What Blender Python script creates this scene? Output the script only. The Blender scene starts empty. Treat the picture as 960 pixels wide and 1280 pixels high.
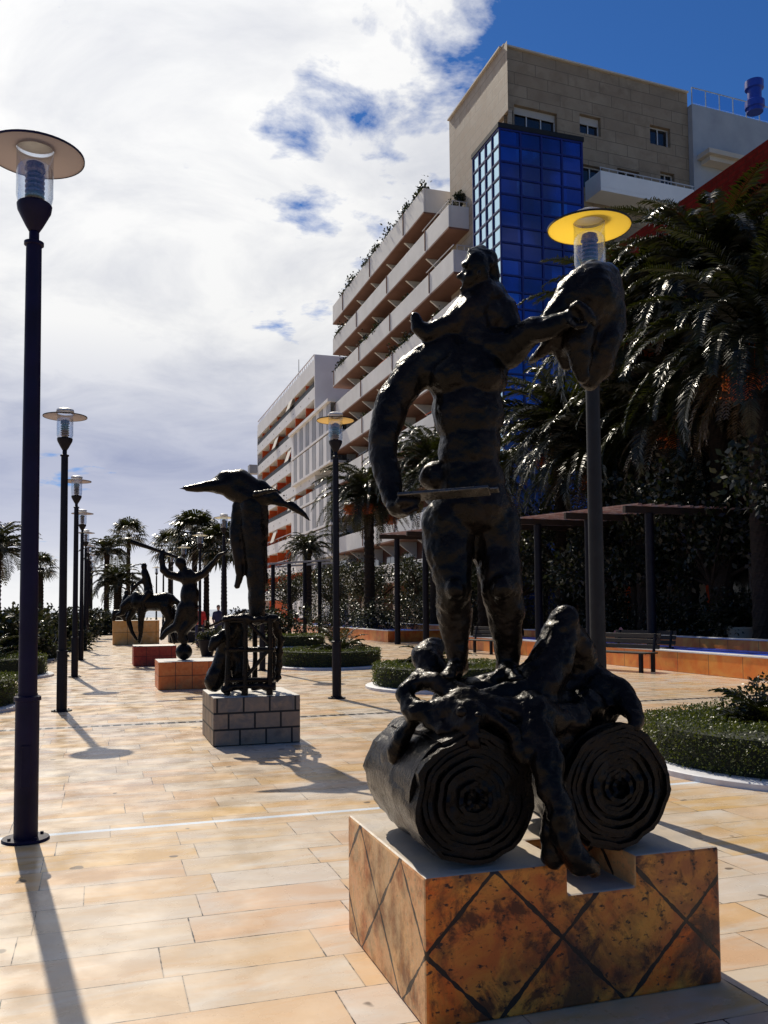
import bpy, bmesh, math, random
from mathutils import Vector, Matrix, noise as mnoise
rnd = random.Random(7)
R = math.radians
PI = math.pi
scene = bpy.context.scene
COL = scene.collection

# ------------------------------------------------------------------ camera
H = 1.55; FPX = 1100.0
YAW = R(17.9); PITCH = math.atan(.055); ROLL = .008; PPX, PPY = 480.0, 699.5
f0 = Vector((math.sin(YAW)*math.cos(PITCH), math.cos(YAW)*math.cos(PITCH), math.sin(PITCH)))
r0 = Vector((math.cos(YAW), -math.sin(YAW), 0)); u0 = r0.cross(f0)
CR = (r0*math.cos(ROLL) - u0*math.sin(ROLL)).normalized()
CU = (u0*math.cos(ROLL) + r0*math.sin(ROLL)).normalized()
CAM = Vector((0, 0, H))
cd = bpy.data.cameras.new('camera'); cam = bpy.data.objects.new('camera', cd); COL.objects.link(cam)
M = Matrix((CR, CU, -f0)).transposed().to_4x4(); M.translation = CAM
cam.matrix_world = M
cd.sensor_fit = 'VERTICAL'; cd.sensor_height = 32; cd.lens = FPX/1280*32
cd.shift_y = (PPY-640)/1280; cd.clip_end = 20000; cd.clip_start = .05
scene.camera = cam

def ray(px, py): return f0 + CR*((px-PPX)/FPX) - CU*((py-PPY)/FPX)
def G(px, py, z=0.0):
    d = ray(px, py); return CAM + d*((z-H)/d.z)
def D(px, py, dep): return CAM + ray(px, py)*dep
def AX(px, py, X): d = ray(px, py); return CAM + d*(X/d.x)
def AY(px, py, Y): d = ray(px, py); return CAM + d*(Y/d.y)
def GD(px, dep, z=0.0):
    "point on the ground plane at depth dep and pixel column px"
    p = D(px, 760, dep); return Vector((p.x, p.y, z))

# ------------------------------------------------------------------ materials
class NT:
    def __init__(s, name):
        s.m = bpy.data.materials.new(name); s.m.use_nodes = True
        s.t = s.m.node_tree; s.b = s.t.nodes['Principled BSDF']
    def n(s, typ, **kw):
        x = s.t.nodes.new(typ)
        for k, v in kw.items():
            if k.startswith('i_'): 
                key = k[2:]; key = int(key) if key.isdigit() else key.replace('_', ' ')
                s.set(x.inputs[key], v)
            else: setattr(x, k, v)
        return x
    def set(s, sock, v):
        if hasattr(v, 'is_output') or isinstance(v, bpy.types.NodeSocket): s.t.links.new(v, sock)
        else: sock.default_value = v
    def math(s, op, a, b=None, c=None):
        x = s.t.nodes.new('ShaderNodeMath'); x.operation = op
        s.set(x.inputs[0], a)
        if b is not None: s.set(x.inputs[1], b)
        if c is not None: s.set(x.inputs[2], c)
        return x.outputs[0]
    def mix(s, f, a, b, typ='MIX'):
        x = s.t.nodes.new('ShaderNodeMix'); x.data_type = 'RGBA'; x.blend_type = typ
        s.set(x.inputs[0], f); s.set(x.inputs[6], c4(a)); s.set(x.inputs[7], c4(b)); return x.outputs[2]
    def ramp(s, f, lo, hi, a=0.0, b=1.0):
        x = s.t.nodes.new('ShaderNodeMapRange'); s.set(x.inputs[0], f)
        for i, v in zip((1, 2, 3, 4), (lo, hi, a, b)): x.inputs[i].default_value = v
        return x.outputs[0]
    def noise(s, vec, scale, detail=4, rough=.55, dist=0):
        x = s.t.nodes.new('ShaderNodeTexNoise'); s.set(x.inputs['Vector'], vec)
        x.inputs['Scale'].default_value = scale; x.inputs['Detail'].default_value = detail
        x.inputs['Roughness'].default_value = rough; x.inputs['Distortion'].default_value = dist
        return x.outputs[0]
    def obj(s): return s.n('ShaderNodeTexCoord').outputs['Object']
    def pos(s): return s.n('ShaderNodeNewGeometry').outputs['Position']
    def scale(s, v, sc):
        x = s.t.nodes.new('ShaderNodeMapping'); s.set(x.inputs[0], v); x.inputs['Scale'].default_value = sc; return x.outputs[0]
    def sep(s, v):
        x = s.t.nodes.new('ShaderNodeSeparateXYZ'); s.set(x.inputs[0], v); return x.outputs
    def comb(s, a, b, c=0.0):
        x = s.t.nodes.new('ShaderNodeCombineXYZ')
        for i, v in enumerate((a, b, c)): s.set(x.inputs[i], v)
        return x.outputs[0]
    def bump(s, h, strength=.3, dist=.02):
        x = s.t.nodes.new('ShaderNodeBump'); s.set(x.inputs['Height'], h)
        x.inputs['Strength'].default_value = strength; x.inputs['Distance'].default_value = dist
        s.t.links.new(x.outputs[0], s.b.inputs['Normal'])
    def out(s, **kw):
        for k, v in kw.items(): s.set(s.b.inputs[{'col': 'Base Color', 'rough': 'Roughness', 'metal': 'Metallic', 'spec': 'Specular IOR Level', 'trans': 'Transmission Weight', 'alpha': 'Alpha', 'coat': 'Coat Weight'}[k]], c4(v) if k == 'col' else v)
        return s.m
def c4(v):
    if isinstance(v, (tuple, list)) and len(v) == 3: return (*v, 1)
    return v

def pm(name, c1, c2, scale=3, rough=.6, metal=0, bump=0, bscale=None, spec=.5, stretch=(1, 1, 1), lo=.3, hi=.7, world=False):
    t = NT(name); v = t.scale(t.pos() if world else t.obj(), stretch)
    nz = t.noise(v, scale, 6)
    col = t.mix(t.ramp(nz, lo, hi), c1, c2)
    rr = t.ramp(t.noise(v, scale*2.3, 4), .3, .7, max(rough-.1, .03), min(rough+.1, 1))
    if bump: t.bump(t.noise(v, bscale or scale*6, 6), bump, .01)
    return t.out(col=col, rough=rr, metal=metal, spec=spec)

def leafmat(name, c1, c2, rough=.4, trans=.25, spec=.5):
    t = NT(name)
    g = t.n('ShaderNodeNewGeometry')
    col = t.mix(g.outputs['Random Per Island'], c1, c2)
    t.out(col=col, rough=rough, spec=spec)
    tr = t.n('ShaderNodeBsdfTranslucent'); t.set(tr.inputs[0], t.mix(.5, col, (.35, .42, .03)))
    mx = t.n('ShaderNodeMixShader'); mx.inputs[0].default_value = trans
    o = [n for n in t.t.nodes if n.type == 'OUTPUT_MATERIAL'][0]
    t.t.links.new(t.b.outputs[0], mx.inputs[1]); t.t.links.new(tr.outputs[0], mx.inputs[2]); t.t.links.new(mx.outputs[0], o.inputs[0])
    return t.m

def mk_pavement():
    t = NT('marble_paving'); p = t.pos(); s = t.sep(p)
    rh = .355
    yy = t.math('DIVIDE', s[1], rh); row = t.math('FLOOR', yy); fy = t.math('FRACT', yy)
    def wn(vec):
        x = t.n('ShaderNodeTexWhiteNoise', noise_dimensions='3D'); t.set(x.inputs['Vector'], vec); return x.outputs[0]
    r1 = wn(t.comb(row, 3.7, 1.1)); r2 = wn(t.comb(row, 9.1, 5.3))
    w = t.math('MULTIPLY_ADD', r2, .32, .66)
    xx = t.math('DIVIDE', t.math('MULTIPLY_ADD', r1, 3.0, s[0]), w)
    ix = t.math('FLOOR', xx); fx = t.math('FRACT', xx)
    ex = t.math('MULTIPLY', t.math('MINIMUM', fx, t.math('SUBTRACT', 1.0, fx)), w)
    ey = t.math('MULTIPLY', t.math('MINIMUM', fy, t.math('SUBTRACT', 1.0, fy)), rh)
    e = t.math('MINIMUM', ex, ey)
    jn = t.noise(p, 1.7, 3)
    jw = t.ramp(t.noise(p, 4.5, 5, .7), .48, .72, .0006, .0065)
    joint = t.math('LESS_THAN', e, jw)
    faint = t.ramp(e, .002, .006, 1, 0)
    tr = wn(t.comb(row, ix, 2.2)); tr2 = wn(t.comb(row, ix, 8.9))
    vcoord = t.n('ShaderNodeVectorMath', operation='ADD'); t.set(vcoord.inputs[0], t.scale(p, (.8, 2.6, 1)))
    t.set(vcoord.inputs[1], t.comb(t.math('MULTIPLY', tr, 30), t.math('MULTIPLY', tr2, 30), 0.0))
    cloud = t.noise(vcoord.outputs[0], 1.6, 6, .6, .8)
    vein = t.noise(vcoord.outputs[0], 3.2, 9, .62, 1.6)
    c = t.mix(tr, (.62, .41, .175), (.60, .40, .25))
    c = t.mix(t.ramp(tr2, .45, .9), c, (.60, .49, .36))
    c = t.mix(t.ramp(cloud, .42, .68), c, (.62, .55, .46))
    c = t.mix(t.ramp(vein, .55, .75, 0, .55), c, (.58, .34, .16))
    c = t.mix(t.ramp(t.noise(vcoord.outputs[0], 2.2, 8, .7, 2.5), .6, .78, 0, .4), c, (.42, .36, .33))
    c = t.mix(t.ramp(t.noise(p, .35, 5, .6), .45, .8, 0, .35), c, (.48, .36, .24))
    tr3 = wn(t.comb(row, ix, 15.4))
    c = t.mix(t.ramp(tr3, .84, .98, 0, .38), c, (.66, .36, .12))
    c = t.mix(t.ramp(tr3, .15, .03, 0, .4), c, (.60, .57, .55))
    c = t.mix(t.ramp(t.noise(p, 60, 2), .66, .75, 0, .25), c, (.22, .16, .1))
    c = t.mix(t.ramp(t.noise(p, 5.5, 2, .3), .735, .755, 0, .75), c, (.08, .06, .05))
    c = t.mix(t.ramp(t.noise(t.scale(p, (1, .45, 1)), .9, 7, .7, .6), .55, .72, 0, .38), c, (.30, .22, .16))
    c = t.mix(t.math('MULTIPLY', faint, .45), c, (.3, .24, .18))
    c = t.mix(joint, c, (.035, .028, .022))
    # white marble strip and the slotted drain that cross the plaza
    def band(y0, wd): return t.math('LESS_THAN', t.math('ABSOLUTE', t.math('SUBTRACT', s[1], y0)), wd)
    yb = G(240, 1029).y; yd = G(150, 906.5).y
    c = t.mix(band(yb, .032), c, (.66, .72, .78))
    slot = t.math('GREATER_THAN', t.math('FRACT', t.math('MULTIPLY', s[0], 7.0)), .30)
    c = t.mix(band(yd, .10), c, (.36, .33, .30))
    c = t.mix(t.math('MULTIPLY', band(yd, .075), slot), c, (.006, .006, .006))
    rr = t.ramp(t.noise(p, 3, 5), .3, .7, .16, .42)
    t.bump(t.math('SUBTRACT', t.noise(p, 25, 5), t.math('MULTIPLY', joint, 2.0)), .12, .004)
    return t.out(col=c, rough=rr, spec=.5)

def mk_travertine(name='diamond_travertine', side=.566, z0=.27, dark=(.028, .016, .01), a=(.88, .16, .010), b=(.40, .13, .035)):
    t = NT(name); p = t.obj(); s = t.sep(p)
    nrm = t.sep(t.n('ShaderNodeNewGeometry').outputs['Normal'])
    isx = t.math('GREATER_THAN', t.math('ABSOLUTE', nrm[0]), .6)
    hz = t.math('ADD', t.math('MULTIPLY', isx, s[1]), t.math('MULTIPLY', t.math('SUBTRACT', 1.0, isx), s[0]))
    zz = t.math('SUBTRACT', s[2], z0)
    u = t.math('DIVIDE', t.math('ADD', hz, zz), side); v = t.math('DIVIDE', t.math('SUBTRACT', hz, zz), side)
    def ed(q):
        f = t.math('FRACT', q); return t.math('MINIMUM', f, t.math('SUBTRACT', 1.0, f))
    e = t.math('MINIMUM', ed(u), ed(v))
    upz = t.math('GREATER_THAN', nrm[2], .7)
    wob = t.ramp(t.noise(p, 9, 4), .35, .7, .008, .036)
    joint = t.math('MULTIPLY', t.math('LESS_THAN', e, wob), t.math('SUBTRACT', 1.0, upz))
    wn = t.n('ShaderNodeTexWhiteNoise', noise_dimensions='3D'); t.set(wn.inputs['Vector'], t.comb(t.math('FLOOR', u), t.math('FLOOR', v), isx))
    c = t.mix(wn.outputs[0], a, b)
    c = t.mix(t.ramp(t.noise(p, 5, 8, .65, .7), .42, .7), c, (.80, .33, .045))
    c = t.mix(t.ramp(t.noise(p, 7, 9, .72, .4), .51, .61, 0, .88), c, (.07, .022, .01))
    c = t.mix(t.ramp(t.noise(t.scale(p, (1, 1, 1.6)), 26, 5, .6), .58, .64, 0, .95), c, (.02, .012, .01))
    c = t.mix(t.ramp(t.noise(p, 2.6, 7, .65, .5), .50, .64, 0, .85), c, (.04, .018, .014))
    c = t.mix(t.math('MULTIPLY', isx, .7), c, t.mix(t.ramp(t.noise(p, 6, 8, .7), .45, .62), (.80, .52, .24), (.36, .17, .07)))  # sunlight on the x-facing sides, painted in as a paler tan
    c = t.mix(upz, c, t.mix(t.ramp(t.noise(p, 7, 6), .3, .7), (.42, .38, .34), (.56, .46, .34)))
    c = t.mix(joint, c, dark)
    hgt = t.math('SUBTRACT', t.noise(p, 30, 6, .65), t.math('MULTIPLY', joint, 1.5))
    t.bump(hgt, .5, .008)
    return t.out(col=c, rough=t.ramp(t.noise(p, 6, 4), .3, .7, .3, .6), spec=.4)

def mk_blocks(name, bw, bh, cols, joint=(.02, .02, .02), off=.5, rough=.6, mort=.012, world=False, weather=(.05, .045, .04), wamt=.6, zoff=0, spec=.35):
    "coursed stone or tile cladding on vertical faces"
    t = NT(name); p = t.pos() if world else t.obj(); s = t.sep(p)
    nrm = t.sep(t.n('ShaderNodeNewGeometry').outputs['Normal'])
    isx = t.math('GREATER_THAN', t.math('ABSOLUTE', nrm[0]), .6)
    hz = t.math('ADD', t.math('MULTIPLY', isx, s[1]), t.math('MULTIPLY', t.math('SUBTRACT', 1.0, isx), s[0]))
    zq = t.math('DIVIDE', t.math('ADD', s[2], zoff), bh); row = t.math('FLOOR', zq); fz = t.math('FRACT', zq)
    hq = t.math('ADD', t.math('DIVIDE', hz, bw), t.math('MULTIPLY', row, off)); cx = t.math('FLOOR', hq); fx = t.math('FRACT', hq)
    e = t.math('MINIMUM', t.math('MULTIPLY', t.math('MINIMUM', fx, t.math('SUBTRACT', 1.0, fx)), bw), t.math('MULTIPLY', t.math('MINIMUM', fz, t.math('SUBTRACT', 1.0, fz)), bh))
    upz = t.math('GREATER_THAN', nrm[2], .7)
    j = t.math('MULTIPLY', t.math('LESS_THAN', e, mort), t.math('SUBTRACT', 1.0, upz))
    wn = t.n('ShaderNodeTexWhiteNoise', noise_dimensions='3D'); t.set(wn.inputs['Vector'], t.comb(row, cx, isx))
    c = t.mix(wn.outputs[0], cols[0], cols[1])
    c = t.mix(t.ramp(t.noise(p, 2.5/bw, 6, .6, .6), .4, .7), c, cols[2])
    c = t.mix(t.ramp(t.noise(p, 1.3/bw, 7, .65), .55, .75, 0, wamt), c, weather)
    c = t.mix(upz, c, (.60, .57, .52))
    c = t.mix(j, c, joint)
    t.bump(t.math('SUBTRACT', t.noise(p, 20/bw*.3, 5), j), .35, .006)
    return t.out(col=c, rough=rough, spec=spec)

MT = {}
MT['paving'] = mk_pavement()
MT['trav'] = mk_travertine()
MT['trav2'] = mk_blocks('orange_block_cladding', .32, .27, [(.70, .13, .02), (.58, .15, .03), (.75, .24, .06)], joint=(.07, .02, .01), off=0, rough=.4, mort=.006, wamt=.4)
MT['trav3'] = mk_blocks('red_block_cladding', .34, .27, [(.34, .03, .015), (.26, .03, .02), (.42, .07, .03)], joint=(.03, .01, .01), off=0, mort=.006)
MT['trav4'] = mk_blocks('tan_block_cladding', .62, .55, [(.75, .32, .07), (.7, .38, .1), (.8, .48, .2)], joint=(.12, .05, .02), off=0, mort=.008, wamt=.3)
MT['gstone'] = mk_blocks('grey_block_cladding', .3, .185, [(.26, .19, .13), (.13, .125, .12), (.33, .23, .15)], joint=(.012, .012, .012), off=.43, mort=.011, weather=(.03, .035, .04))
MT['orange'] = mk_blocks('orange_marble_slabs', 1.1, .8, [(.75, .22, .03), (.62, .1, .02), (.8, .36, .07)], joint=(.16, .05, .02), off=0, rough=.35, mort=.008, world=True, wamt=.5, weather=(.2, .06, .02))
def mk_bronze():
    t = NT('dark_bronze'); p = t.obj()
    n1 = t.noise(p, 6, 7, .6); n2 = t.noise(p, 38, 5, .6)
    c = t.mix(t.ramp(n1, .4, .7), (.005, .0045, .004), (.016, .011, .009))
    c = t.mix(t.ramp(t.noise(p, 3, 6), .6, .75, 0, .5), c, (.010, .018, .018))
    t.bump(t.math('ADD', t.math('MULTIPLY', n1, 1.6), n2), .55, .014)
    t.b.inputs['Coat Weight'].default_value = .10; t.b.inputs['Coat Roughness'].default_value = .2
    return t.out(col=c, rough=t.ramp(n1, .3, .7, .17, .36), metal=.4, spec=.10)
MT['bronze'] = mk_bronze()
MT['black'] = pm('black_painted_iron', (.004, .003, .007), (.009, .008, .013), 8, .5, 0, .1, 60, .2)
MT['indigo'] = pm('indigo_black_iron', (.003, .002, .016), (.007, .004, .032), 5, .5, 0, .1, 60, .2)
MT['dgrey'] = pm('dark_grey_iron', (.009, .009, .010), (.016, .016, .017), 8, .55, 0, .15, 70, .25)
MT['wmetal'] = pm('pale_enamel', (.62, .60, .56), (.75, .74, .7), 6, .4)
def mk_shade(name, c, tr):
    t = NT(name); t.out(col=c, rough=.35)
    x = t.n('ShaderNodeBsdfTranslucent'); x.inputs[0].default_value = (*tr, 1)
    mx = t.n('ShaderNodeMixShader'); mx.inputs[0].default_value = .75
    o = [n for n in t.t.nodes if n.type == 'OUTPUT_MATERIAL'][0]
    t.t.links.new(t.b.outputs[0], mx.inputs[1]); t.t.links.new(x.outputs[0], mx.inputs[2]); t.t.links.new(mx.outputs[0], o.inputs[0])
    return t.m
MT['amber'] = mk_shade('amber_shade_acrylic', (.75, .55, .16), (.99, .80, .22))
MT['beige'] = mk_shade('beige_shade_acrylic', (.62, .48, .28), (.78, .60, .32))
MT['pale'] = mk_shade('pale_shade_acrylic', (.6, .56, .48), (.75, .70, .58))
MT['milky'] = mk_shade('smoky_shade_acrylic', (.36, .29, .27), (.46, .40, .37))
def mk_glass(name, tint=(.95, .97, 1)):
    t = NT(name); o = [n for n in t.t.nodes if n.type == 'OUTPUT_MATERIAL'][0]
    tr = t.n('ShaderNodeBsdfTransparent'); tr.inputs[0].default_value = (*tint, 1)
    gl = t.n('ShaderNodeBsdfGlossy'); gl.inputs['Roughness'].default_value = .05
    lw = t.n('ShaderNodeLayerWeight'); lw.inputs[0].default_value = .25
    mx = t.n('ShaderNodeMixShader'); t.set(mx.inputs[0], t.ramp(lw.outputs['Facing'], 0, 1, .06, .55))
    t.t.links.new(tr.outputs[0], mx.inputs[1]); t.t.links.new(gl.outputs[0], mx.inputs[2]); t.t.links.new(mx.outputs[0], o.inputs[0])
    return t.m
MT['glass'] = mk_glass('clear_lamp_glass')
MT['railglass'] = mk_glass('clear_rail_glass', (.8, .9, 1))
MT['bulb'] = pm('ribbed_lamp_holder', (.08, .06, .09), (.16, .11, .15), 30, .3, .3)
MT['leafhedge'] = leafmat('hedge_leaf', (.008, .018, .003), (.062, .085, .008), .5, .15)
MT['soilleaf'] = pm('hedge_inner_twig', (.006, .010, .003), (.014, .02, .006), 12, .9)
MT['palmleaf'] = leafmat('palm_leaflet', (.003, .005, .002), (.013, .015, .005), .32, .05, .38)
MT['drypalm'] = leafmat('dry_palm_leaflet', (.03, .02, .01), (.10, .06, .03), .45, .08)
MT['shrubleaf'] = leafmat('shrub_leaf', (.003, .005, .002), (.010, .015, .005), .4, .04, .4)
MT['fruit'] = leafmat('date_cluster', (.55, .05, .01), (.6, .16, .02), .4, .2)
MT['bark'] = pm('palm_bark', (.012, .009, .007), (.035, .025, .018), 9, .9, 0, .8, 22, .2, (1, 1, 3))
MT['kerb'] = pm('pale_kerb_stone', (.50, .50, .52), (.66, .66, .68), 4, .6, 0, .15)
MT['soil'] = pm('planting_soil', (.03, .02, .012), (.07, .045, .025), 7, .95, 0, .5)
MT['wood'] = pm('dark_stained_timber', (.018, .013, .01), (.045, .03, .02), 6, .6, 0, .3, 40, .3, (1, 8, 8))
MT['redwood'] = pm('red_stained_timber', (.30, .12, .08), (.46, .34, .29), 4, .6, 0, .2, 30, .3)
MT['water'] = pm('blue_canal_water', (.004, .03, .36), (.01, .09, .55), 3, .12, 0, .3, 9)
MT['sea'] = pm('sea_water', (.05, .09, .13), (.08, .13, .18), .05, .15, 0, .5, .8)
MT['sand'] = pm('pale_sand', (.55, .47, .36), (.62, .55, .44), .4, .9, world=True)
MT['hill'] = pm('far_ground', (.2, .17, .12), (.3, .27, .2), .1, .9, world=True)
MT['tanclad'] = mk_blocks('brown_stone_cladding', 2.3, .74, [(.28, .21, .14), (.33, .255, .175), (.24, .175, .115)], joint=(.15, .115, .08), off=.37, rough=.7, mort=.02, wamt=.55, weather=(.13, .085, .05))
MT['tanside'] = mk_blocks('tan_stone_cladding', 1.7, .62, [(.36, .30, .23), (.40, .34, .27), (.33, .25, .18)], joint=(.2, .16, .12), off=.5, rough=.6, mort=.02, wamt=.3, weather=(.24, .17, .12))
MT['white'] = pm('white_render', (.72, .71, .70), (.82, .81, .80), .6, .7, 0, .1, 8, world=True)
MT['grey'] = pm('grey_render', (.30, .31, .34), (.40, .41, .43), .6, .7, 0, .1, 8, world=True)
MT['cream'] = pm('cream_render', (.46, .40, .33), (.6, .54, .46), .5, .7, 0, .1, 8, world=True)
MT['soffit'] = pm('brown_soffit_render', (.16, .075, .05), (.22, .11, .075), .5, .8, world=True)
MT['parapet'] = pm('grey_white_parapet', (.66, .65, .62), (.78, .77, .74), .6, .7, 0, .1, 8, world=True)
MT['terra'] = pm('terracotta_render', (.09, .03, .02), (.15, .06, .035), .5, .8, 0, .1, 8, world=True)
MT['orangew'] = pm('orange_render', (.80, .16, .02), (.65, .07, .015), .3, .8, 0, .1, 8, world=True)
MT['redbrick'] = mk_blocks('dark_red_brick', .5, .16, [(.085, .008, .008), (.06, .007, .007), (.11, .014, .012)], joint=(.06, .012, .01), rough=1, mort=.02, world=True, spec=0, wamt=0)
MT['pane'] = pm('dark_window_glass', (.008, .009, .012), (.02, .022, .028), .6, .08, 0, 0, spec=.8)
MT['frame'] = pm('pale_window_frame', (.4, .4, .42), (.5, .5, .52), 3, .5)
MT['shutter'] = pm('pale_roller_shutter', (.38, .34, .3), (.46, .42, .38), 3, .6, stretch=(1, 1, 12))
MT['sunblind'] = pm('cream_canvas_blind', (.6, .55, .47), (.7, .66, .6), 2, .8)
MT['basin'] = pm('blue_tiled_basin', (.006, .05, .5), (.02, .12, .7), 3, .3, 0, .3, 9, .15)
MT['blueframe'] = pm('dark_blue_mullion', (.004, .006, .10), (.006, .01, .14), 2, .4)
def mk_blueglass():
    t = NT('blue_curtain_glass'); p = t.pos(); s = t.sep(p)
    wn = t.n('ShaderNodeTexWhiteNoise', noise_dimensions='3D')
    t.set(wn.inputs['Vector'], t.comb(t.math('FLOOR', s[0]), t.math('FLOOR', s[1]), t.math('FLOOR', t.math('DIVIDE', s[2], .87))))
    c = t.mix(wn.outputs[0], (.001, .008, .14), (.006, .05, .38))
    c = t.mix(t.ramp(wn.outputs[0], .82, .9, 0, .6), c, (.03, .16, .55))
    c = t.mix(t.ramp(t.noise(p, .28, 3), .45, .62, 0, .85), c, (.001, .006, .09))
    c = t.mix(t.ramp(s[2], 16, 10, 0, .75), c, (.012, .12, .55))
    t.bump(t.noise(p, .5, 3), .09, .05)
    t.out(col=c, rough=.08, metal=.55, spec=1.0)
    gl = t.n('ShaderNodeBsdfGlossy'); gl.inputs[0].default_value = (.62, .84, .95, 1); gl.inputs['Roughness'].default_value = .12
    lw = t.n('ShaderNodeLayerWeight'); lw.inputs[0].default_value = .5
    mx = t.n('ShaderNodeMixShader'); t.set(mx.inputs[0], t.ramp(lw.outputs['Facing'], .38, .58, .04, .9))
    o = [n for n in t.t.nodes if n.type == 'OUTPUT_MATERIAL'][0]
    t.t.links.new(t.b.outputs[0], mx.inputs[1]); t.t.links.new(gl.outputs[0], mx.inputs[2]); t.t.links.new(mx.outputs[0], o.inputs[0])
    return t.m
MT['blueglass'] = mk_blueglass()
MT['chimney'] = pm('blue_painted_flue', (.01, .03, .28), (.02, .06, .4), 2, .4)
MT['skin'] = pm('skin', (.45, .25, .17), (.5, .3, .2), 5, .6)
MT['redshirt'] = pm('red_cotton', (.5, .02, .025), (.6, .04, .04), 6, .8)
MT['navy'] = pm('navy_cotton', (.015, .02, .06), (.03, .035, .09), 6, .8)
MT['hair'] = pm('dark_hair', (.01, .008, .006), (.03, .02, .015), 9, .6)
MT['pink'] = pm('pink_canvas', (.6, .2, .18), (.7, .32, .28), 6, .8)
MT['blade'] = pm('bright_worn_bronze', (.05, .048, .045), (.14, .13, .12), 12, .3, .8, .2)

# ------------------------------------------------------------------ geometry helpers
ORG = {}
class MB:
    def __init__(s): s.v = []; s.f = []
    def add(s, vs, fs):
        n = len(s.v); s.v += [Vector(v) for v in vs]; s.f += [tuple(i+n for i in f) for f in fs]; return s
    def box(s, x0, x1, y0, y1, z0, z1):
        return s.add([(x0, y0, z0), (x1, y0, z0), (x1, y1, z0), (x0, y1, z0), (x0, y0, z1), (x1, y0, z1), (x1, y1, z1), (x0, y1, z1)],
                     [(0, 3, 2, 1), (4, 5, 6, 7), (0, 1, 5, 4), (1, 2, 6, 5), (2, 3, 7, 6), (3, 0, 4, 7)])
    def obox(s, c, ax, ay, az):
        "box from centre and three half-axis vectors"
        c = Vector(c); ax, ay, az = Vector(ax), Vector(ay), Vector(az)
        vs = [c+ax*i+ay*j+az*k for k in (-1, 1) for j in (-1, 1) for i in (-1, 1)]
        return s.add(vs, [(0, 2, 3, 1), (4, 5, 7, 6), (0, 1, 5, 4), (1, 3, 7, 5), (3, 2, 6, 7), (2, 0, 4, 6)])
    def bar(s, p0, p1, w, h=None, up=(0, 0, 1)):
        p0, p1 = Vector(p0), Vector(p1); d = p1-p0; h = h or w
        side = d.cross(Vector(up)); side = side.normalized() if side.length > 1e-6 else Vector((1, 0, 0))
        u = side.cross(d).normalized()
        return s.obox((p0+p1)/2, side*w/2, d/2, u*h/2)
    def cyl(s, p0, p1, ra, rb=None, n=16, cap=True):
        p0, p1 = Vector(p0), Vector(p1); rb = ra if rb is None else rb; d = (p1-p0).normalized()
        a = d.orthogonal().normalized(); b = d.cross(a)
        vs = []
        for k, (p, r) in enumerate(((p0, ra), (p1, rb))):
            for i in range(n):
                t = 2*PI*i/n; vs.append(p+(a*math.cos(t)+b*math.sin(t))*r)
        fs = [(i, (i+1) % n, n+(i+1) % n, n+i) for i in range(n)]
        if cap: fs += [tuple(range(n))[::-1], tuple(range(n, 2*n))]
        return s.add(vs, fs)
    def tube(s, pts, rad, n=8):
        for i in range(len(pts)-1):
            ra = rad[i] if hasattr(rad, '__len__') else rad; rb = rad[i+1] if hasattr(rad, '__len__') else rad
            s.cyl(pts[i], pts[i+1], ra, rb, n)
        return s
    def lathe(s, prof, c=(0, 0, 0), n=32, closed=False):
        c = Vector(c); vs = []
        for r, z in prof:
            for i in range(n):
                t = 2*PI*i/n; vs.append(c+Vector((r*math.cos(t), r*math.sin(t), z)))
        m = len(prof); fs = []
        for k in range(m if closed else m-1):
            k2 = (k+1) % m
            fs += [(k*n+i, k*n+(i+1) % n, k2*n+(i+1) % n, k2*n+i) for i in range(n)]
        if not closed:
            if prof[0][0] > 1e-6: fs.append(tuple(range(n))[::-1])
            if prof[-1][0] > 1e-6: fs.append(tuple(range((m-1)*n, m*n)))
        return s.add(vs, fs)
    def prism(s, poly, z0, z1):
        n = len(poly); vs = [(p[0], p[1], z0) for p in poly]+[(p[0], p[1], z1) for p in poly]
        return s.add(vs, [tuple(range(n))[::-1], tuple(range(n, 2*n))]+[(i, (i+1) % n, n+(i+1) % n, n+i) for i in range(n)])
    def quad(s, a, b, c, d): return s.add([a, b, c, d], [(0, 1, 2, 3)])
    def build(s, name, mat, parent=None, smooth=False, bevel=0, local=False):
        me = bpy.data.meshes.new(name)
        off = Vector((0, 0, 0)) if (local or parent is None) else ORG.get(parent.name, Vector((0, 0, 0)))
        me.from_pydata([v-off for v in s.v], [], s.f); me.materials.append(MT[mat] if isinstance(mat, str) else mat)
        o = bpy.data.objects.new(name, me); COL.objects.link(o)
        if parent is not None: o.parent = parent
        ORG[o.name] = off
        if smooth:
            for p in me.polygons: p.use_smooth = True
            try: me.set_sharp_from_angle(angle=R(38))
            except Exception: pass
        if bevel:
            md = o.modifiers.new('bevel', 'BEVEL'); md.width = bevel; md.segments = 2; md.limit_method = 'ANGLE'
        return o
def thing(name, loc, label, cat, group=None):
    o = bpy.data.objects.new(name, None); COL.objects.link(o); o.location = loc; o.empty_display_size = .2
    ORG[o.name] = Vector(loc); return tag(o, label, cat, group)
def tag(o, label=None, cat=None, group=None, kind=None):
    if label: o['label'] = label
    if cat: o['category'] = cat
    if group: o['group'] = group
    if kind: o['kind'] = kind
    return o
def copy_tree(o, parent=None):
    c = o.copy(); COL.objects.link(c)
    if parent is not None: c.parent = parent
    for ch in [x for x in o.children]: copy_tree(ch, c)
    return c

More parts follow.
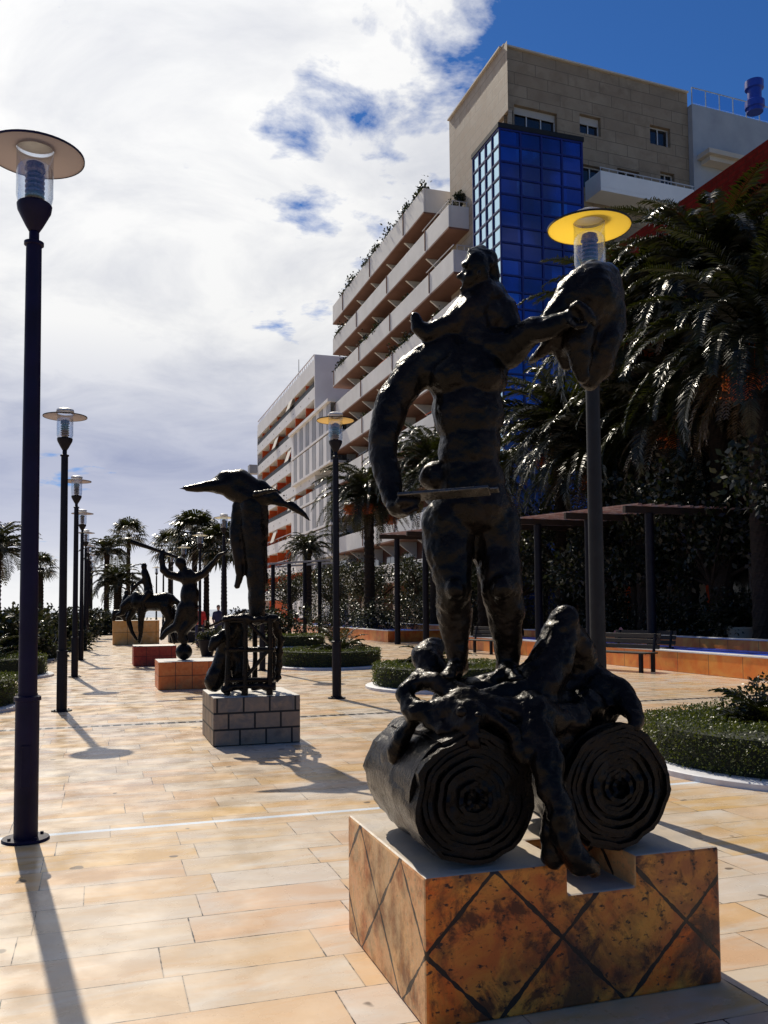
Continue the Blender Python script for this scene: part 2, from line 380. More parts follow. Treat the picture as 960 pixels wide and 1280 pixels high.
def wall(mb, P, U, W, z0, z1, holes, inward, depth=.25):
    "wall quad from P along unit U with rectangular holes (u0,u1,z0,z1) and reveals pushed along inward"
    P = Vector(P); U = Vector(U); inward = Vector(inward)
    us = sorted({0, W, *[h[0] for h in holes], *[h[1] for h in holes]}); zs = sorted({z0, z1, *[h[2] for h in holes], *[h[3] for h in holes]})
    pt = lambda u, z: Vector((P.x+U.x*u, P.y+U.y*u, z))
    for a, b in zip(us, us[1:]):
        for c, d in zip(zs, zs[1:]):
            mu, mz = (a+b)/2, (c+d)/2
            if any(h[0] < mu < h[1] and h[2] < mz < h[3] for h in holes): continue
            mb.quad(pt(a, c), pt(b, c), pt(b, d), pt(a, d))
    for h in holes:
        a, b, c, d = h; q = [pt(a, c), pt(b, c), pt(b, d), pt(a, d)]
        for i in range(4):
            mb.quad(q[i], q[(i+1) % 4], q[(i+1) % 4]+inward*depth, q[i]+inward*depth)
def window(parent, P, U, h, inward, depth=.2, panes=2, shutter=0, name='window', fm='frame'):
    P = Vector(P); U = Vector(U); inw = Vector(inward); a, b, c, d = h
    pt = lambda u, z, q=0: Vector((P.x+U.x*u, P.y+U.y*u, z))+inw*(depth-q)
    f = MB(); w = .07
    def rb(u0, u1, z0, z1, t=.06, q=0):
        f.obox((pt(u0, z0, q)+pt(u1, z1, q))/2, U*(u1-u0)/2, inw*t/2, Vector((0, 0, (z1-z0)/2)))
    rb(a, b, c, c+w); rb(a, b, d-w, d); rb(a, a+w, c+w, d-w); rb(b-w, b, c+w, d-w)
    for i in range(1, panes):
        u = a+(b-a)*i/panes; rb(u-w/2, u+w/2, c+w, d-w, .05)
    o = f.build(name, fm, parent)
    MB().quad(pt(a, c, -.05), pt(b, c, -.05), pt(b, d, -.05), pt(a, d, -.05)).build('pane', 'pane', o)
    if shutter:
        MB().obox((pt(a+.03, d-shutter, .05)+pt(b-.03, d-.02, .05))/2, U*(b-a-.06)/2, inw*.02, Vector((0, 0, (shutter-.02)/2))).build('shutter', 'shutter', o)
    return o

# organic solid: overlapping capsules and ellipsoids fused by voxel remesh into one continuous surface
def organic(name, parts, mat, parent=None, voxel=.012, smooth=6, noise=0, nscale=8):
    mb = MB()
    for q in parts:
        if q[0] == 'c':
            pts = [Vector(p) for p in q[1]]; rad = q[2]
            for i, (p, r) in enumerate(zip(pts, rad)): sph(mb, p, (r, r, r))
            for i in range(len(pts)-1):
                if (pts[i+1]-pts[i]).length > 1e-5: mb.cyl(pts[i], pts[i+1], rad[i], rad[i+1], 16)
        elif q[0] == 'e': sph(mb, Vector(q[1]), q[2], q[3] if len(q) > 3 else None)
        elif q[0] == 'b': mb.obox(*q[1:])
    o = mb.build(name, mat, parent)
    md = o.modifiers.new('remesh', 'REMESH'); md.mode = 'VOXEL'; md.voxel_size = voxel; md.use_smooth_shade = True
    ms = o.modifiers.new('smooth', 'SMOOTH'); ms.iterations = smooth; ms.factor = .5
    dg = bpy.context.evaluated_depsgraph_get(); dg.update()
    me = bpy.data.meshes.new_from_object(o.evaluated_get(dg)); o.modifiers.clear(); old = o.data; o.data = me; bpy.data.meshes.remove(old)
    if noise:
        me.update(); nrm = [v.normal.copy() for v in me.vertices]
        for v, n in zip(me.vertices, nrm):
            v.co += n*noise*(mnoise.fractal(v.co*nscale, 1, 2, 4))
        me.update()
    for p in me.polygons: p.use_smooth = True
    return o
def sph(mb, c, r, rot=None, nu=16, nv=10):
    m = rot if rot is not None else Matrix.Identity(3); vs = []
    for j in range(1, nv):
        ph = PI*j/nv
        for i in range(nu):
            t = 2*PI*i/nu; vs.append(c+m @ Vector((r[0]*math.sin(ph)*math.cos(t), r[1]*math.sin(ph)*math.sin(t), r[2]*math.cos(ph))))
    vs += [c+m @ Vector((0, 0, r[2])), c-m @ Vector((0, 0, r[2]))]; n = (nv-1)*nu
    fs = [(j*nu+i, (j+1)*nu+i, (j+1)*nu+(i+1) % nu, j*nu+(i+1) % nu) for j in range(nv-2) for i in range(nu)]
    fs += [(n, i, (i+1) % nu) for i in range(nu)] + [(n+1, (nv-2)*nu+(i+1) % nu, (nv-2)*nu+i) for i in range(nu)]
    mb.add(vs, fs)
# ------------------------------------------------------------------ setting
g = MB().quad((-4000, -200, -.012), (4000, -200, -.012), (4000, 9000, -.012), (-4000, 9000, -.012)).build('ground', 'hill'); tag(g, 'pale open ground under and around the plaza', kind='structure')
pv = MB().quad((-40, -12, 0), (24, -12, 0), (24, 150, 0), (-40, 150, 0)).build('pavement', 'paving'); tag(pv, 'cream and peach marble slab paving of the promenade', kind='structure')
be = MB().quad((-600, 150.5, -.006), (600, 150.5, -.006), (600, 185, -.006), (-600, 185, -.006)).build('beach_sand', 'sand'); tag(be, 'pale strip of sand beyond the promenade', kind='structure')
se = MB().quad((-3500, 185, -.004), (3500, 185, -.004), (3500, 8500, -.004), (-3500, 8500, -.004)).build('sea_water', 'sea'); tag(se, 'bright sea beyond the far end of the promenade', kind='structure')

# ------------------------------------------------------------------ street lamps
def make_lamp(iron, shade, label):
    t = thing('street_lamp', (0, 0, 0), label, 'street lamp', None)
    MB().lathe([(.0, 0), (.15, 0), (.155, .006), (.15, .018), (.0, .018)], n=28).build('base_plate', iron, t, True)
    MB().lathe([(.078, .018), (.078, .90), (.088, .905), (.088, .93), (.066, .94), (.066, .95)], n=28).build('lower_sleeve', iron, t, True)
    MB().lathe([(.062, .95), (.052, 3.96), (.066, 3.965), (.066, 3.985), (.052, 3.99), (.034, 4.0), (.034, 4.05), (.03, 4.06)], n=28).build('post', iron, t, True)
    MB().lathe([(.036, 4.06), (.06, 4.10), (.112, 4.20), (.118, 4.24), (.112, 4.25), (.06, 4.26), (.05, 4.275)], n=28).build('lamp_head', iron, t, True)
    MB().box(-.03, .03, -.084, -.074, .35, .62).build('access_door', iron, t, bevel=.003)
    for k in range(4): MB().cyl((.12*math.cos(k*PI/2+.6), .12*math.sin(k*PI/2+.6), .017), (.12*math.cos(k*PI/2+.6), .12*math.sin(k*PI/2+.6), .034), .012, n=6).build('bolt', iron, t)
    b = MB()
    for k in range(5):
        z = 4.285+k*.035; b.lathe([(.045, z), (.066, z+.008), (.066, z+.02), (.045, z+.03)], n=20)
    b.lathe([(.05, 4.46), (.07, 4.48), (.06, 4.53), (.02, 4.55)], n=20)
    b.build('lamp_holder', 'bulb', t, True)
    MB().lathe([(.112, 4.255), (.124, 4.30), (.124, 4.66), (.121, 4.66), (.121, 4.30), (.109, 4.255)], n=32, closed=True).build('glass_cylinder', 'glass', t, True)
    MB().lathe([(.126, 4.625), (.30, 4.59), (.325, 4.585), (.327, 4.592), (.30, 4.603), (.126, 4.64)], n=48, closed=True).build('lamp_shade', shade, t, True)
    MB().lathe([(.327, 4.583), (.333, 4.583), (.333, 4.597), (.327, 4.597)], n=48, closed=True).build('shade_rim', iron, t, True)
    MB().lathe([(.115, 4.665), (.135, 4.668), (.13, 4.70), (.09, 4.72), (.0, 4.725)], n=28).build('lamp_cap', 'wmetal', t, True)
    return t
order = ['first', 'second', 'third', 'fourth', 'fifth', 'sixth', 'seventh', 'eighth', 'ninth', 'tenth']
p2 = G(77, 889)
L1 = make_lamp('indigo', 'milky', '')
L2 = make_lamp('black', 'milky', ''); L3 = make_lamp('dgrey', 'amber', ''); L4 = make_lamp('black', 'beige', ''); L5 = make_lamp('black', 'pale', '')
lampX_l = p2.x; y1 = p2.y-7.35
gl = 'street lamps in the row along the open side of the promenade'
for i in range(9):
    t = L1 if i == 0 else (L2 if i == 1 else copy_tree(L2))
    t.location = (lampX_l + (G(32, 1050).x-lampX_l if i == 0 else 0), G(32, 1050).y if i == 0 else p2.y+7.3*(i-1), 0)
    t.scale = (1, 1, 1.038 if i == 0 else 1)
    tag(t, 'tall indigo-black street lamp with smoky disc shade, standing closest, cut by the photo edge' if i == 0 else f'black street lamp with pale disc shade, {order[i]} along the row beside the dark hedges', 'street lamp', gl)
pr = G(421, 873)
gr_ = 'street lamps in the row along the building side of the promenade'
for i in range(9):
    t = L3 if i == 0 else (L4 if i == 1 else (L5 if i == 2 else copy_tree(L5)))
    t.location = (pr.x + (D(741, 500, 7.0).x-pr.x if i == 0 else 0), D(741, 500, 7.0).y if i == 0 else pr.y+7.3*(i-1), 0)
    t.scale = (1, 1, 1 if i != 1 else 1.055)
    lab = 'dark grey street lamp with bright yellow disc shade rising behind the large bronze figure' if i == 0 else ('black street lamp with beige disc shade in front of the white balcony building' if i == 1 else f'black street lamp with cream shade, {order[i]} along the row on the building side')
    tag(t, lab, 'street lamp', gr_)

# ------------------------------------------------------------------ plants
def frond(mb, base, az, e0, L, nl, lw, ll, droop=1.1, rs=.02, rn=rnd, dense=True):
    "one feather frond: rachis arc with leaflets either side"
    hd = Vector((math.cos(az), math.sin(az), 0)); side = Vector((-math.sin(az), math.cos(az), 0))
    p = Vector(base); n = nl; pts = []; e = e0
    for i in range(n+1):
        t = i/n; e = e0-droop*(t**1.3)*1.5
        pts.append(p.copy()); p = p+(hd*math.cos(e)+Vector((0, 0, math.sin(e))))*(L/n)
    for i in range(0, n, 3):
        j = min(i+3, n); r = rs*(1-i/n*.8)
        a, b = pts[i], pts[j]; d = (b-a).normalized(); u = side.cross(d)
        mb.quad(a-side*r, a+side*r, b+side*r*.8, b-side*r*.8); mb.quad(a-u*r, a+u*r, b+u*r*.8, b-u*r*.8)
    tw = rn.uniform(-.5, .5)
    for i in range(2, n+1):
        t = i/n; l = ll*(min(1, t*5)**.6)*(1-.75*t**2.2)*rn.uniform(.8, 1.1)
        d = (pts[i]-pts[i-1]).normalized(); u = side.cross(d)
        if u.z < 0: u = -u
        for sg in (-1, 1):
            sd = side*math.cos(tw*sg)*sg+u*math.sin(tw)*.4
            dirn = (sd*.80+d*.55+u*rn.uniform(.05, .4)).normalized()
            tip = pts[i]+dirn*l+Vector((0, 0, -1))*l*rn.uniform(.1, .45)
            mid = pts[i]+dirn*l*.5
            w = d*lw*.5
            mb.add([pts[i]-w*.5, pts[i]+w*.5, mid+w, tip, mid-w], [(0, 1, 2, 3, 4)])
def fan(mb, base, az, e0, Lp, rr, n=16, rn=rnd):
    hd = Vector((math.cos(az)*math.cos(e0), math.sin(az)*math.cos(e0), math.sin(e0))); side = Vector((-math.sin(az), math.cos(az), 0))
    c = Vector(base)+hd*Lp; up = side.cross(hd)
    mb.quad(Vector(base)-side*.02, Vector(base)+side*.02, c+side*.015, c-side*.015)
    for i in range(n):
        a = -1.9+3.8*i/(n-1); d = (hd*math.cos(a)+side*math.sin(a)); l = rr*(1-.12*abs(a))*rn.uniform(.85, 1.1)
        q = d.cross(up).normalized()*rr*.06
        m = c+d*l*.6; tip = c+d*l+Vector((0, 0, -l*.35))
        mb.add([c, m+q, tip, m-q], [(0, 1, 2, 3)])
def trunk_mesh(h, r0_, r1_, bend=(0, 0), n=14, rn=rnd):
    mb = MB(); k = 24; prev = None; vs = []
    for j in range(k*2+1):
        t = j/(k*2); z = h*t; rr = r0_+(r1_-r0_)*t; rr *= (1.0 if j % 2 else 1.13)
        if t > .93: rr *= 1.25
        cx = bend[0]*t*t; cy = bend[1]*t*t
        for i in range(n):
            a = 2*PI*i/n+j*.2; q = rr*(1+rn.uniform(-.06, .06)); vs.append((cx+q*math.cos(a), cy+q*math.sin(a), z))
    fs = [(j*n+i, j*n+(i+1) % n, (j+1)*n+(i+1) % n, (j+1)*n+i) for j in range(k*2) for i in range(n)] + [tuple(range(k*2*n, k*2*n+n))]
    mb.add(vs, fs); return mb
def date_palm(loc, h, L, label, nf=46, nl=46, seed=1, ll=.5, lw=.035, fruit=0, skirt=10, tr=.24, group=None, bend=(0, 0), name='date_palm'):
    rn = random.Random(seed); t = thing(name, loc, label, 'palm tree', group); B = Vector(loc)
    tm = trunk_mesh(h, tr*1.15, tr, bend, rn=rn); tm.build('trunk', 'bark', t, local=True)
    top = Vector((bend[0], bend[1], h)); c = MB()
    for i in range(nf):
        q = i/nf; az = i*2.39996+rn.uniform(-.25, .25); e0 = R(82-q*88)+rn.uniform(-.12, .12)
        frond(c, top+Vector((math.cos(az), math.sin(az), 0))*tr*.5*q, az, e0, L*rn.uniform(.82, 1.08), nl, lw, ll, rn.uniform(.9, 1.5), .03, rn)
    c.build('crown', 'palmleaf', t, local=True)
    if skirt:
        c = MB()
        for i in range(skirt):
            az = rn.uniform(0, 2*PI); frond(c, top+Vector((0, 0, -.15)), az, R(rn.uniform(-35, -5)), L*rn.uniform(.6, .8), nl//2, lw*1.2, ll*.7, rn.uniform(.5, .9), .03, rn)
        c.build('dry_skirt', 'drypalm', t, local=True)
    for i in range(fruit):
        az = YAW-PI/2-.35+rn.uniform(-1.0, 1.0) if True else 0
        az = rn.uniform(R(200), R(300))
        d = Vector((math.cos(az), math.sin(az), 0)); m = MB(); e = top+d*.75*rn.uniform(1.3, 2.4)+Vector((0, 0, -.2-.9*rn.random()))
        for k in range(150):
            s = e+Vector((rn.gauss(0, .14), rn.gauss(0, .14), 0)); q = s+Vector((rn.gauss(0, .07), rn.gauss(0, .07), -rn.uniform(.15, .5)))
            m.quad(s, s+Vector((.012, .012, 0)), q+Vector((.012, .012, 0)), q)
            m.cyl(q, q+Vector((0, 0, -.03)), .028, .014, 5)
        m.tube([top, top+d*.4+Vector((0, 0, .15)), e], .015, 5)
        m.build('date_cluster', 'fruit', t, local=True)
    return t
def fan_palm(loc, h, rr, label, seed=1, group=None, nf=34, bend=(0, 0)):
    rn = random.Random(seed); t = thing('fan_palm', loc, label, 'palm tree', group)
    trunk_mesh(h, .2, .14, bend, rn=rn).build('trunk', 'bark', t, local=True)
    c = MB(); top = Vector((bend[0], bend[1], h))
    for i in range(nf):
        fan(c, top, i*2.39996, R(75-i/nf*115), rr*.55, rr*.62, 15, rn)
    c.build('crown', 'palmleaf', t, local=True); return t
def leaf_cloud(mb, n, fn, s0, s1, rn):
    for _ in range(n):
        p, nn = fn(); s = rn.uniform(s0, s1)
        a = Vector((rn.gauss(0, 1), rn.gauss(0, 1), rn.gauss(0, 1))).normalized()
        d = (nn*.7+a).normalized(); b = d.cross(Vector((rn.gauss(0, 1), rn.gauss(0, 1), rn.gauss(0, 1)))).normalized()
        mb.add([p, p+d*s*.5+b*s*.3, p+d*s, p+d*s*.5-b*s*.3], [(0, 1, 2, 3)])
def ring_hedge(c, Ro, Ri, h, label, n=9000, seed=3, kerb=.16, s0=.02, s1=.045, hvar=.04, group='round clipped hedges on the promenade', arc=None, name='round_hedge'):
    rn = random.Random(seed); c = Vector(c); t = thing(name, c, label, 'hedge', group)
    MB().lathe([(Ro+kerb, 0), (Ro+kerb, .05), (Ro+kerb-.015, .06), (Ri-.05, .06), (Ri-.05, 0)], n=64, closed=True).build('kerb', 'kerb', t, True, local=True)
    MB().lathe([(Ri-.05, .04), (0, .055)], n=40).build('soil_bed', 'soil', t, local=True)
    m = MB(); NN = 72; prof = [(Ro-.07, .06), (Ro-.03, h*.5), (Ro-.07, h-.05), (Ri+.07, h-.05), (Ri+.02, h*.5), (Ri+.06, .06)]
    m.lathe(prof, n=NN, closed=True).build('hedge_body', 'soilleaf', t, True, local=True)
    lf = MB()
    def fn():
        a = rn.uniform(0, 2*PI); k = rn.random(); ca, sa = math.cos(a), math.sin(a)
        wob = mnoise.noise(Vector((ca*3, sa*3, seed)))*hvar
        if k < .42:
            z = rn.uniform(.07, h); r = Ro-.03+.02*rn.gauss(0, 1)+wob; nn = Vector((ca, sa, .2))
        elif k < .85:
            r = rn.uniform(Ri, Ro); z = h-.01+wob+rn.gauss(0, .012); nn = Vector((ca*.1, sa*.1, 1))
        else:
            z = rn.uniform(.07, h); r = Ri+.02; nn = Vector((-ca, -sa, .2))
        return Vector((r*ca, r*sa, z)), nn
    leaf_cloud(lf, n, fn, s0, s1, rn)
    lf.build('leaves', 'leafhedge', t, local=True)
    return t
def shrub(loc, r, h, label, n=1500, seed=1, s=(.06, .14), mat='shrubleaf', group=None, name='leafy_shrub', cat='shrub', lift=0):
    rn = random.Random(seed); t = thing(name, loc, label, cat, group); m = MB(); st = MB()
    cl = [(Vector((rn.gauss(0, r*.42), rn.gauss(0, r*.42), lift+(h-lift)*rn.uniform(.2, .85))), r*rn.uniform(.3, .6)) for _ in range(14)]
    def fn():
        c, q = rn.choice(cl); d = Vector((rn.gauss(0, 1), rn.gauss(0, 1), rn.gauss(0, 1))).normalized()
        p = c+d*q*rn.uniform(.55, 1.05); p.z = max(p.z, .03); return p, d
    leaf_cloud(m, n, fn, s[0], s[1], rn)
    for c, q in cl: st.tube([Vector((0, 0, 0)), Vector((c.x*.3, c.y*.3, c.z*.5)), c], [.05*r+.02, .02, .008], 6)
    st.build('stems', 'bark', t, local=True); m.build('foliage', mat, t, local=True); return t
def broad_tree(loc, h, r, label, n=4000, seed=1, group=None):
    rn = random.Random(seed); t = thing('dark_leafy_tree', loc, label, 'tree', group); m = MB(); st = MB()
    st.tube([Vector((0, 0, 0)), Vector((.1, 0, h*.3)), Vector((0, .1, h*.55))], [.2, .15, .1], 10)
    cl = []
    for _ in range(22):
        c = Vector((rn.gauss(0, r*.5), rn.gauss(0, r*.5), h*rn.uniform(.45, .95))); cl.append((c, r*rn.uniform(.22, .42)))
        st.tube([Vector((0, 0, h*.4)), Vector((c.x*.5, c.y*.5, h*.4+(c.z-h*.4)*.6)), c], [.07, .04, .015], 6)
    def fn():
        c, q = rn.choice(cl); d = Vector((rn.gauss(0, 1), rn.gauss(0, 1), rn.gauss(0, .8))).normalized(); return c+d*q*rn.uniform(.4, 1.05), d
    leaf_cloud(m, n, fn, .1, .24, rn)
    st.build('trunk', 'bark', t, local=True); m.build('crown', 'shrubleaf', t, local=True); return t
def low_palm(loc, L, label, nf=22, seed=1, group=None, e=(75, -5), nl=30, ll=.28, name='low_palm_plant', mat='palmleaf'):
    rn = random.Random(seed); t = thing(name, loc, label, 'plant', group)
    MB().lathe([(.14, 0), (.16, .12), (.1, .25), (0, .28)], n=14).build('trunk', 'bark', t, True, local=True)
    c = MB()
    for i in range(nf):
        az = i*2.39996; frond(c, (0, 0, .2), az, R(e[0]-(e[0]-e[1])*i/nf), L*rn.uniform(.8, 1.1), nl, .028, ll, rn.uniform(.6, 1.1), .016, rn)
    c.build('crown', mat, t, local=True); return t

# hedges
hc = GD(998, 8.75); ring_hedge(hc, 1.50, .78, .43, 'big round clipped hedge in a white kerb beside the large bronze figure', 30000, 5, s0=.016, s1=.036, hvar=.08)
low_palm((hc.x-.25, hc.y+.1, .05), .8, 'small dark feathery palm growing inside the big round hedge', 26, 5)
low_palm((hc.x+.35, hc.y-.35, .05), .7, 'dark feathery plant in the big round hedge, nearer its kerb', 24, 15)
shrub((hc.x-.1, hc.y+.45, .05), .4, .75, 'dark leafy bush filling the far half of the big round hedge', 1800, 8, (.03, .07))
h2 = GD(552, 17.3); ring_hedge(h2, 1.35, .75, .46, 'round clipped hedge in a white kerb behind the large bronze figure', 14000, 6)
h3 = GD(412, 23.6); ring_hedge(h3, 1.36, .75, .48, 'wide round clipped hedge behind the black lamp with amber shade', 12000, 7)
low_palm((h3.x+.25, h3.y, .05), 1.15, 'spiky palm plant inside the wide round hedge behind the amber lamp', 26, 9, e=(80, 10))
low_palm((h2.x-.1, h2.y+.2, .05), .9, 'short spiky palm plant inside the hedge behind the large bronze figure', 22, 12)
h4 = GD(366, 36); ring_hedge(h4, 1.3, .7, .5, 'small far round hedge beyond the bird statue', 5000, 8, s0=.03, s1=.06)
h4b = GD(346, 29.8)
for i, (px, py) in enumerate([(22, 890), (60, 848), (75, 826), (86, 812)]):
    e = G(px, py); c = Vector((e.x-1.45, e.y+.9, 0))
    ring_hedge(c, 1.38, .7, [.5, .5, .5, .5][i], ['clipped dark hedge at the photo edge behind the tallest lamp', 'clipped hedge with a lit top, second along the open side', 'clipped hedge, third along the open side behind the lamps', 'farthest small clipped hedge along the open side'][i], [14000, 9000, 5000, 4000][i], 20+i)
    low_palm((c.x, c.y, .05), 1.2, ['dark palm plant inside the hedge at the photo edge', 'dark palm plant in the second hedge of the open side', 'dark palm plant in the third hedge of the open side', 'dark palm plant in the farthest hedge of the open side'][i], 24, 30+i, e=(80, 5))
# palms over the building side
DP = 'date palms on the building side'
date_palm(GD(905, 25.5), 10.9, 4.7, 'tall date palm whose crown reaches the photo edge before the red brick building', 90, 72, 1, .66, .055, 7, 30, group=DP)
date_palm(GD(808, 28.5), 10.6, 4.4, 'date palm with orange fruit behind the yellow lamp', 84, 66, 2, .66, .055, 6, 28, group=DP)
date_palm(GD(955, 22.5), 8.2, 4.2, 'stout date palm with red fruit low at the photo edge', 76, 64, 3, .62, .05, 5, 22, group=DP)
date_palm(GD(705, 33), 8.2, 4.3, 'date palm just beside the blue glass tower, behind the grey post', 74, 60, 4, .6, .055, 1, 24, group=DP)
date_palm(GD(862, 27), 7.6, 4.2, 'low full date palm under the tall one by the pergola', 70, 60, 14, .6, .055, 1, 20, group=DP)
date_palm(GD(545, 42), 8.2, 3.9, 'date palm seen between the arm and torso of the large bronze figure', 60, 50, 5, .6, .06, 2, 18, group=DP)
date_palm(GD(605, 38), 7.2, 3.6, 'date palm hidden behind the hips of the large bronze figure', 54, 46, 55, .6, .06, 1, 14, group=DP)
date_palm(GD(462, 46), 7.4, 3.5, 'date palm with brown lower fronds beyond the amber lamp', 60, 46, 6, .6, .06, 3, 30, group=DP)
date_palm(GD(385, 60), 5.6, 2.4, 'small dark palm before the white and orange apartment block', 40, 34, 7, .45, .05, 0, 8, group=DP)
date_palm(GD(975, 28), 11.6, 4.6, 'tall date palm partly outside the photo edge, behind the stout one', 74, 64, 21, .62, .06, 1, 24, group=DP)
date_palm(GD(760, 31), 7.0, 4.2, 'date palm in deep shade between the grey post and the tall palms', 70, 56, 22, .62, .06, 1, 24, group=DP)
# far palms
FP = 'palms at the far end of the promenade'
date_palm(GD(133, 62), 5.6, 2.1, 'feathery palm at the far end, beside the taller fan palm', 34, 26, 8, .5, .07, 0, 0, .16, FP)
fan_palm(GD(160, 74), 7.9, 1.7, 'slim fan palm rising highest over the horse statue', 1, FP)
date_palm(GD(147, 50), 3.1, 2.0, 'low bushy palm under the slim fan palm', 44, 26, 9, .45, .06, 0, 6, .2, FP)
fan_palm(GD(213, 62), 5.9, 1.6, 'slim fan palm just behind the head of the ball statue', 2, FP)
fan_palm(GD(243, 56), 6.3, 1.9, 'broad fan palm behind the far lamps', 3, FP, 44)
fan_palm(GD(258, 58), 5.7, 1.8, 'fan palm next to the broad one behind the far lamps', 4, FP, 44)
fan_palm(GD(280, 54), 5.3, 1.9, 'dense fan palm between the far lamps and the bird statue', 5, FP, 44)
fan_palm(GD(50, 48), 3.9, 1.0, 'small fan palm between the first two lamp posts', 6, FP)
date_palm(GD(-8, 30), 3.6, 1.8, 'dark palm cut by the photo edge beyond the first lamp', 36, 30, 11, .4, .05, 0, 4, .2, FP)
k = 0
for px, dep, r, h, lab in [(66, 34, 1.5, 1.5, 'dark bush mass between the second and first lamp posts'), (28, 27, 1.6, 1.9, 'dark bush behind the hedges at the photo edge'), (8, 23, 1.3, 1.7, 'dark bush partly outside the picture behind the hedges'),
                          (100, 44, 1.2, 2.0, 'tall dark bush behind the far lamps of the open side'), (48, 40, 1.4, 1.5, 'low dark bush farther behind the hedges'), (128, 56, 1.4, 1.6, 'dark bush at the foot of the far feathery palm'), (158, 58, 1.5, 1.4, 'dark bush behind the horse statue'),
                          (232, 60, 1.6, 2.0, 'dark bush behind the ball statue'), (306, 50, 1.5, 1.6, 'dark bush behind the bird statue'), (285, 46, .9, .9, 'green low bush beside the bird statue'), (345, 44, 1.7, 2.0, 'dark bush beyond the small far hedge')]:
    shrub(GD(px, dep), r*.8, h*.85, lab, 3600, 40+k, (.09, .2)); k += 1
low_palm(GD(272, 34), 1.1, 'sunlit yellow green palm plant beyond the bird statue', 26, 70, e=(85, 10))
# dark trees and bushes under and behind the pergola
DT = 'dark trees behind the pergola'
k = 0
for X, Y, h, r, lab in [(17.0, 13.5, 5.2, 2.2, 'dark leafy tree closest to the camera behind the canal'), (17.2, 17.5, 5.6, 2.4, 'dark leafy tree behind the bench and canal'), (17.0, 21.5, 5.4, 2.4, 'dark leafy tree behind the pergola near its open end'),
                        (17.0, 25.5, 5.6, 2.4, 'dark leafy tree behind the middle of the pergola'), (17.2, 30, 5.4, 2.4, 'dark leafy tree behind the far end of the pergola'), (17.5, 35, 5.0, 2.4, 'dark leafy tree past the pergola by the pink walls'), (18, 41, 4.6, 2.2, 'dark leafy tree before the lower balconies'), (18.5, 50, 4.4, 2.4, 'dark leafy tree beyond the second canal'), (18.5, 60, 4.6, 2.6, 'dark leafy tree far along the balcony building'), (18.5, 72, 5, 2.8, 'dark leafy tree before the far apartment block'), (18, 86, 5, 2.8, 'dark leafy tree at the foot of the far apartment block')]:
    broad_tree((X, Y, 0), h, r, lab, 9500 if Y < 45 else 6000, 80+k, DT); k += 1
k = 0
for px, dep, r, h, lab in [(930, 20.5, 1.1, 1.5, 'glossy dark bush over the canal wall at the photo edge'), (862, 23, 1.2, 1.5, 'glossy dark bush behind the canal, middle of three'), (795, 25, 1.2, 1.6, 'glossy dark bush behind the benches'), (735, 26, 1.2, 1.5, 'dark bush behind the grey lamp post'),
                          (640, 30, 1.2, 1.4, 'dark bush seen between the legs of the bronze figure'), (545, 44, 1.3, 1.6, 'dark bush behind the blue canal'), (470, 46, 1.3, 1.5, 'dark bush beyond the amber lamp post'), (420, 50, 1.3, 1.4, 'dark bush behind the wide round hedge')]:
    tt_ = (px-480)/1100; dep = max(dep, 17.4/(.952*tt_+.307)) if px > 600 else dep
    shrub(GD(px, dep), r*1.3, h*1.2, lab, 6500, 60+k, (.05, .14)); k += 1
low_palm(GD(925, 24.5) + Vector((0, 0, 1.0)), 1.5, 'green arching palm plant over the canal wall', 20, 77, e=(40, -10))
# ------------------------------------------------------------------ plinths
def plinth(A, wx, wy, h, mat, label, name='stone_plinth', notch=None, rot=0):
    "box whose camera-side corner A is its low-x, low-y corner"
    t = thing(name, (A.x, A.y, 0), label, 'plinth', 'statue plinths in a line down the promenade')
    if notch:
        n0, n1, nd, nh = notch; m = MB()
        m.add([(0, 0, 0), (wx, 0, 0), (wx, 0, h), (n1, 0, h), (n1, 0, h-nh), (n0, 0, h-nh), (n0, 0, h), (0, 0, h),
               (0, wy, 0), (wx, wy, 0), (wx, wy, h), (0, wy, h), (n0, nd, h), (n1, nd, h), (n0, nd, h-nh), (n1, nd, h-nh), (n1, wy, h), (n0, wy, h)],
              [(0, 1, 2, 3, 4, 5, 6, 7), (1, 9, 10, 2), (9, 8, 11, 17, 16, 10), (8, 0, 7, 11), (0, 8, 9, 1),
               (7, 6, 12, 17, 11), (12, 13, 16, 17), (3, 2, 10, 16, 13), (5, 4, 15, 14), (6, 5, 14, 12), (4, 3, 13, 15), (14, 15, 13, 12)])
        o = m.build('cladding', mat, t, local=True, bevel=.012)
    else: o = MB().box(0, wx, 0, wy, 0, h).build('cladding', mat, t, local=True, bevel=.012)
    return t
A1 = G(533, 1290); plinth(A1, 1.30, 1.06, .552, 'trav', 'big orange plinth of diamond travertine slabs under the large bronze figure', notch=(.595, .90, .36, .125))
A2 = G(266.6, 934); plinth(A2, 1.0, 1.12, .55, 'gstone', 'grey stone block plinth under the bird statue')
A3 = G(198, 863); plinth(A3, 1.18, 1.2, .54, 'trav2', 'bright orange tiled plinth under the figure on a ball')
A4 = G(167, 833); plinth(A4, 1.15, 1.2, .55, 'trav3', 'dark red plinth under the horse statue')
A5 = G(141, 806.5); plinth(A5, 2.0, 1.4, 1.08, 'trav4', 'tan stone plinth behind the horse statue', name='stone_plinth')
A6 = G(118, 787); plinth(A6, 1.6, 2.2, .7, 'trav3', 'low dark red plinth farthest down the line')

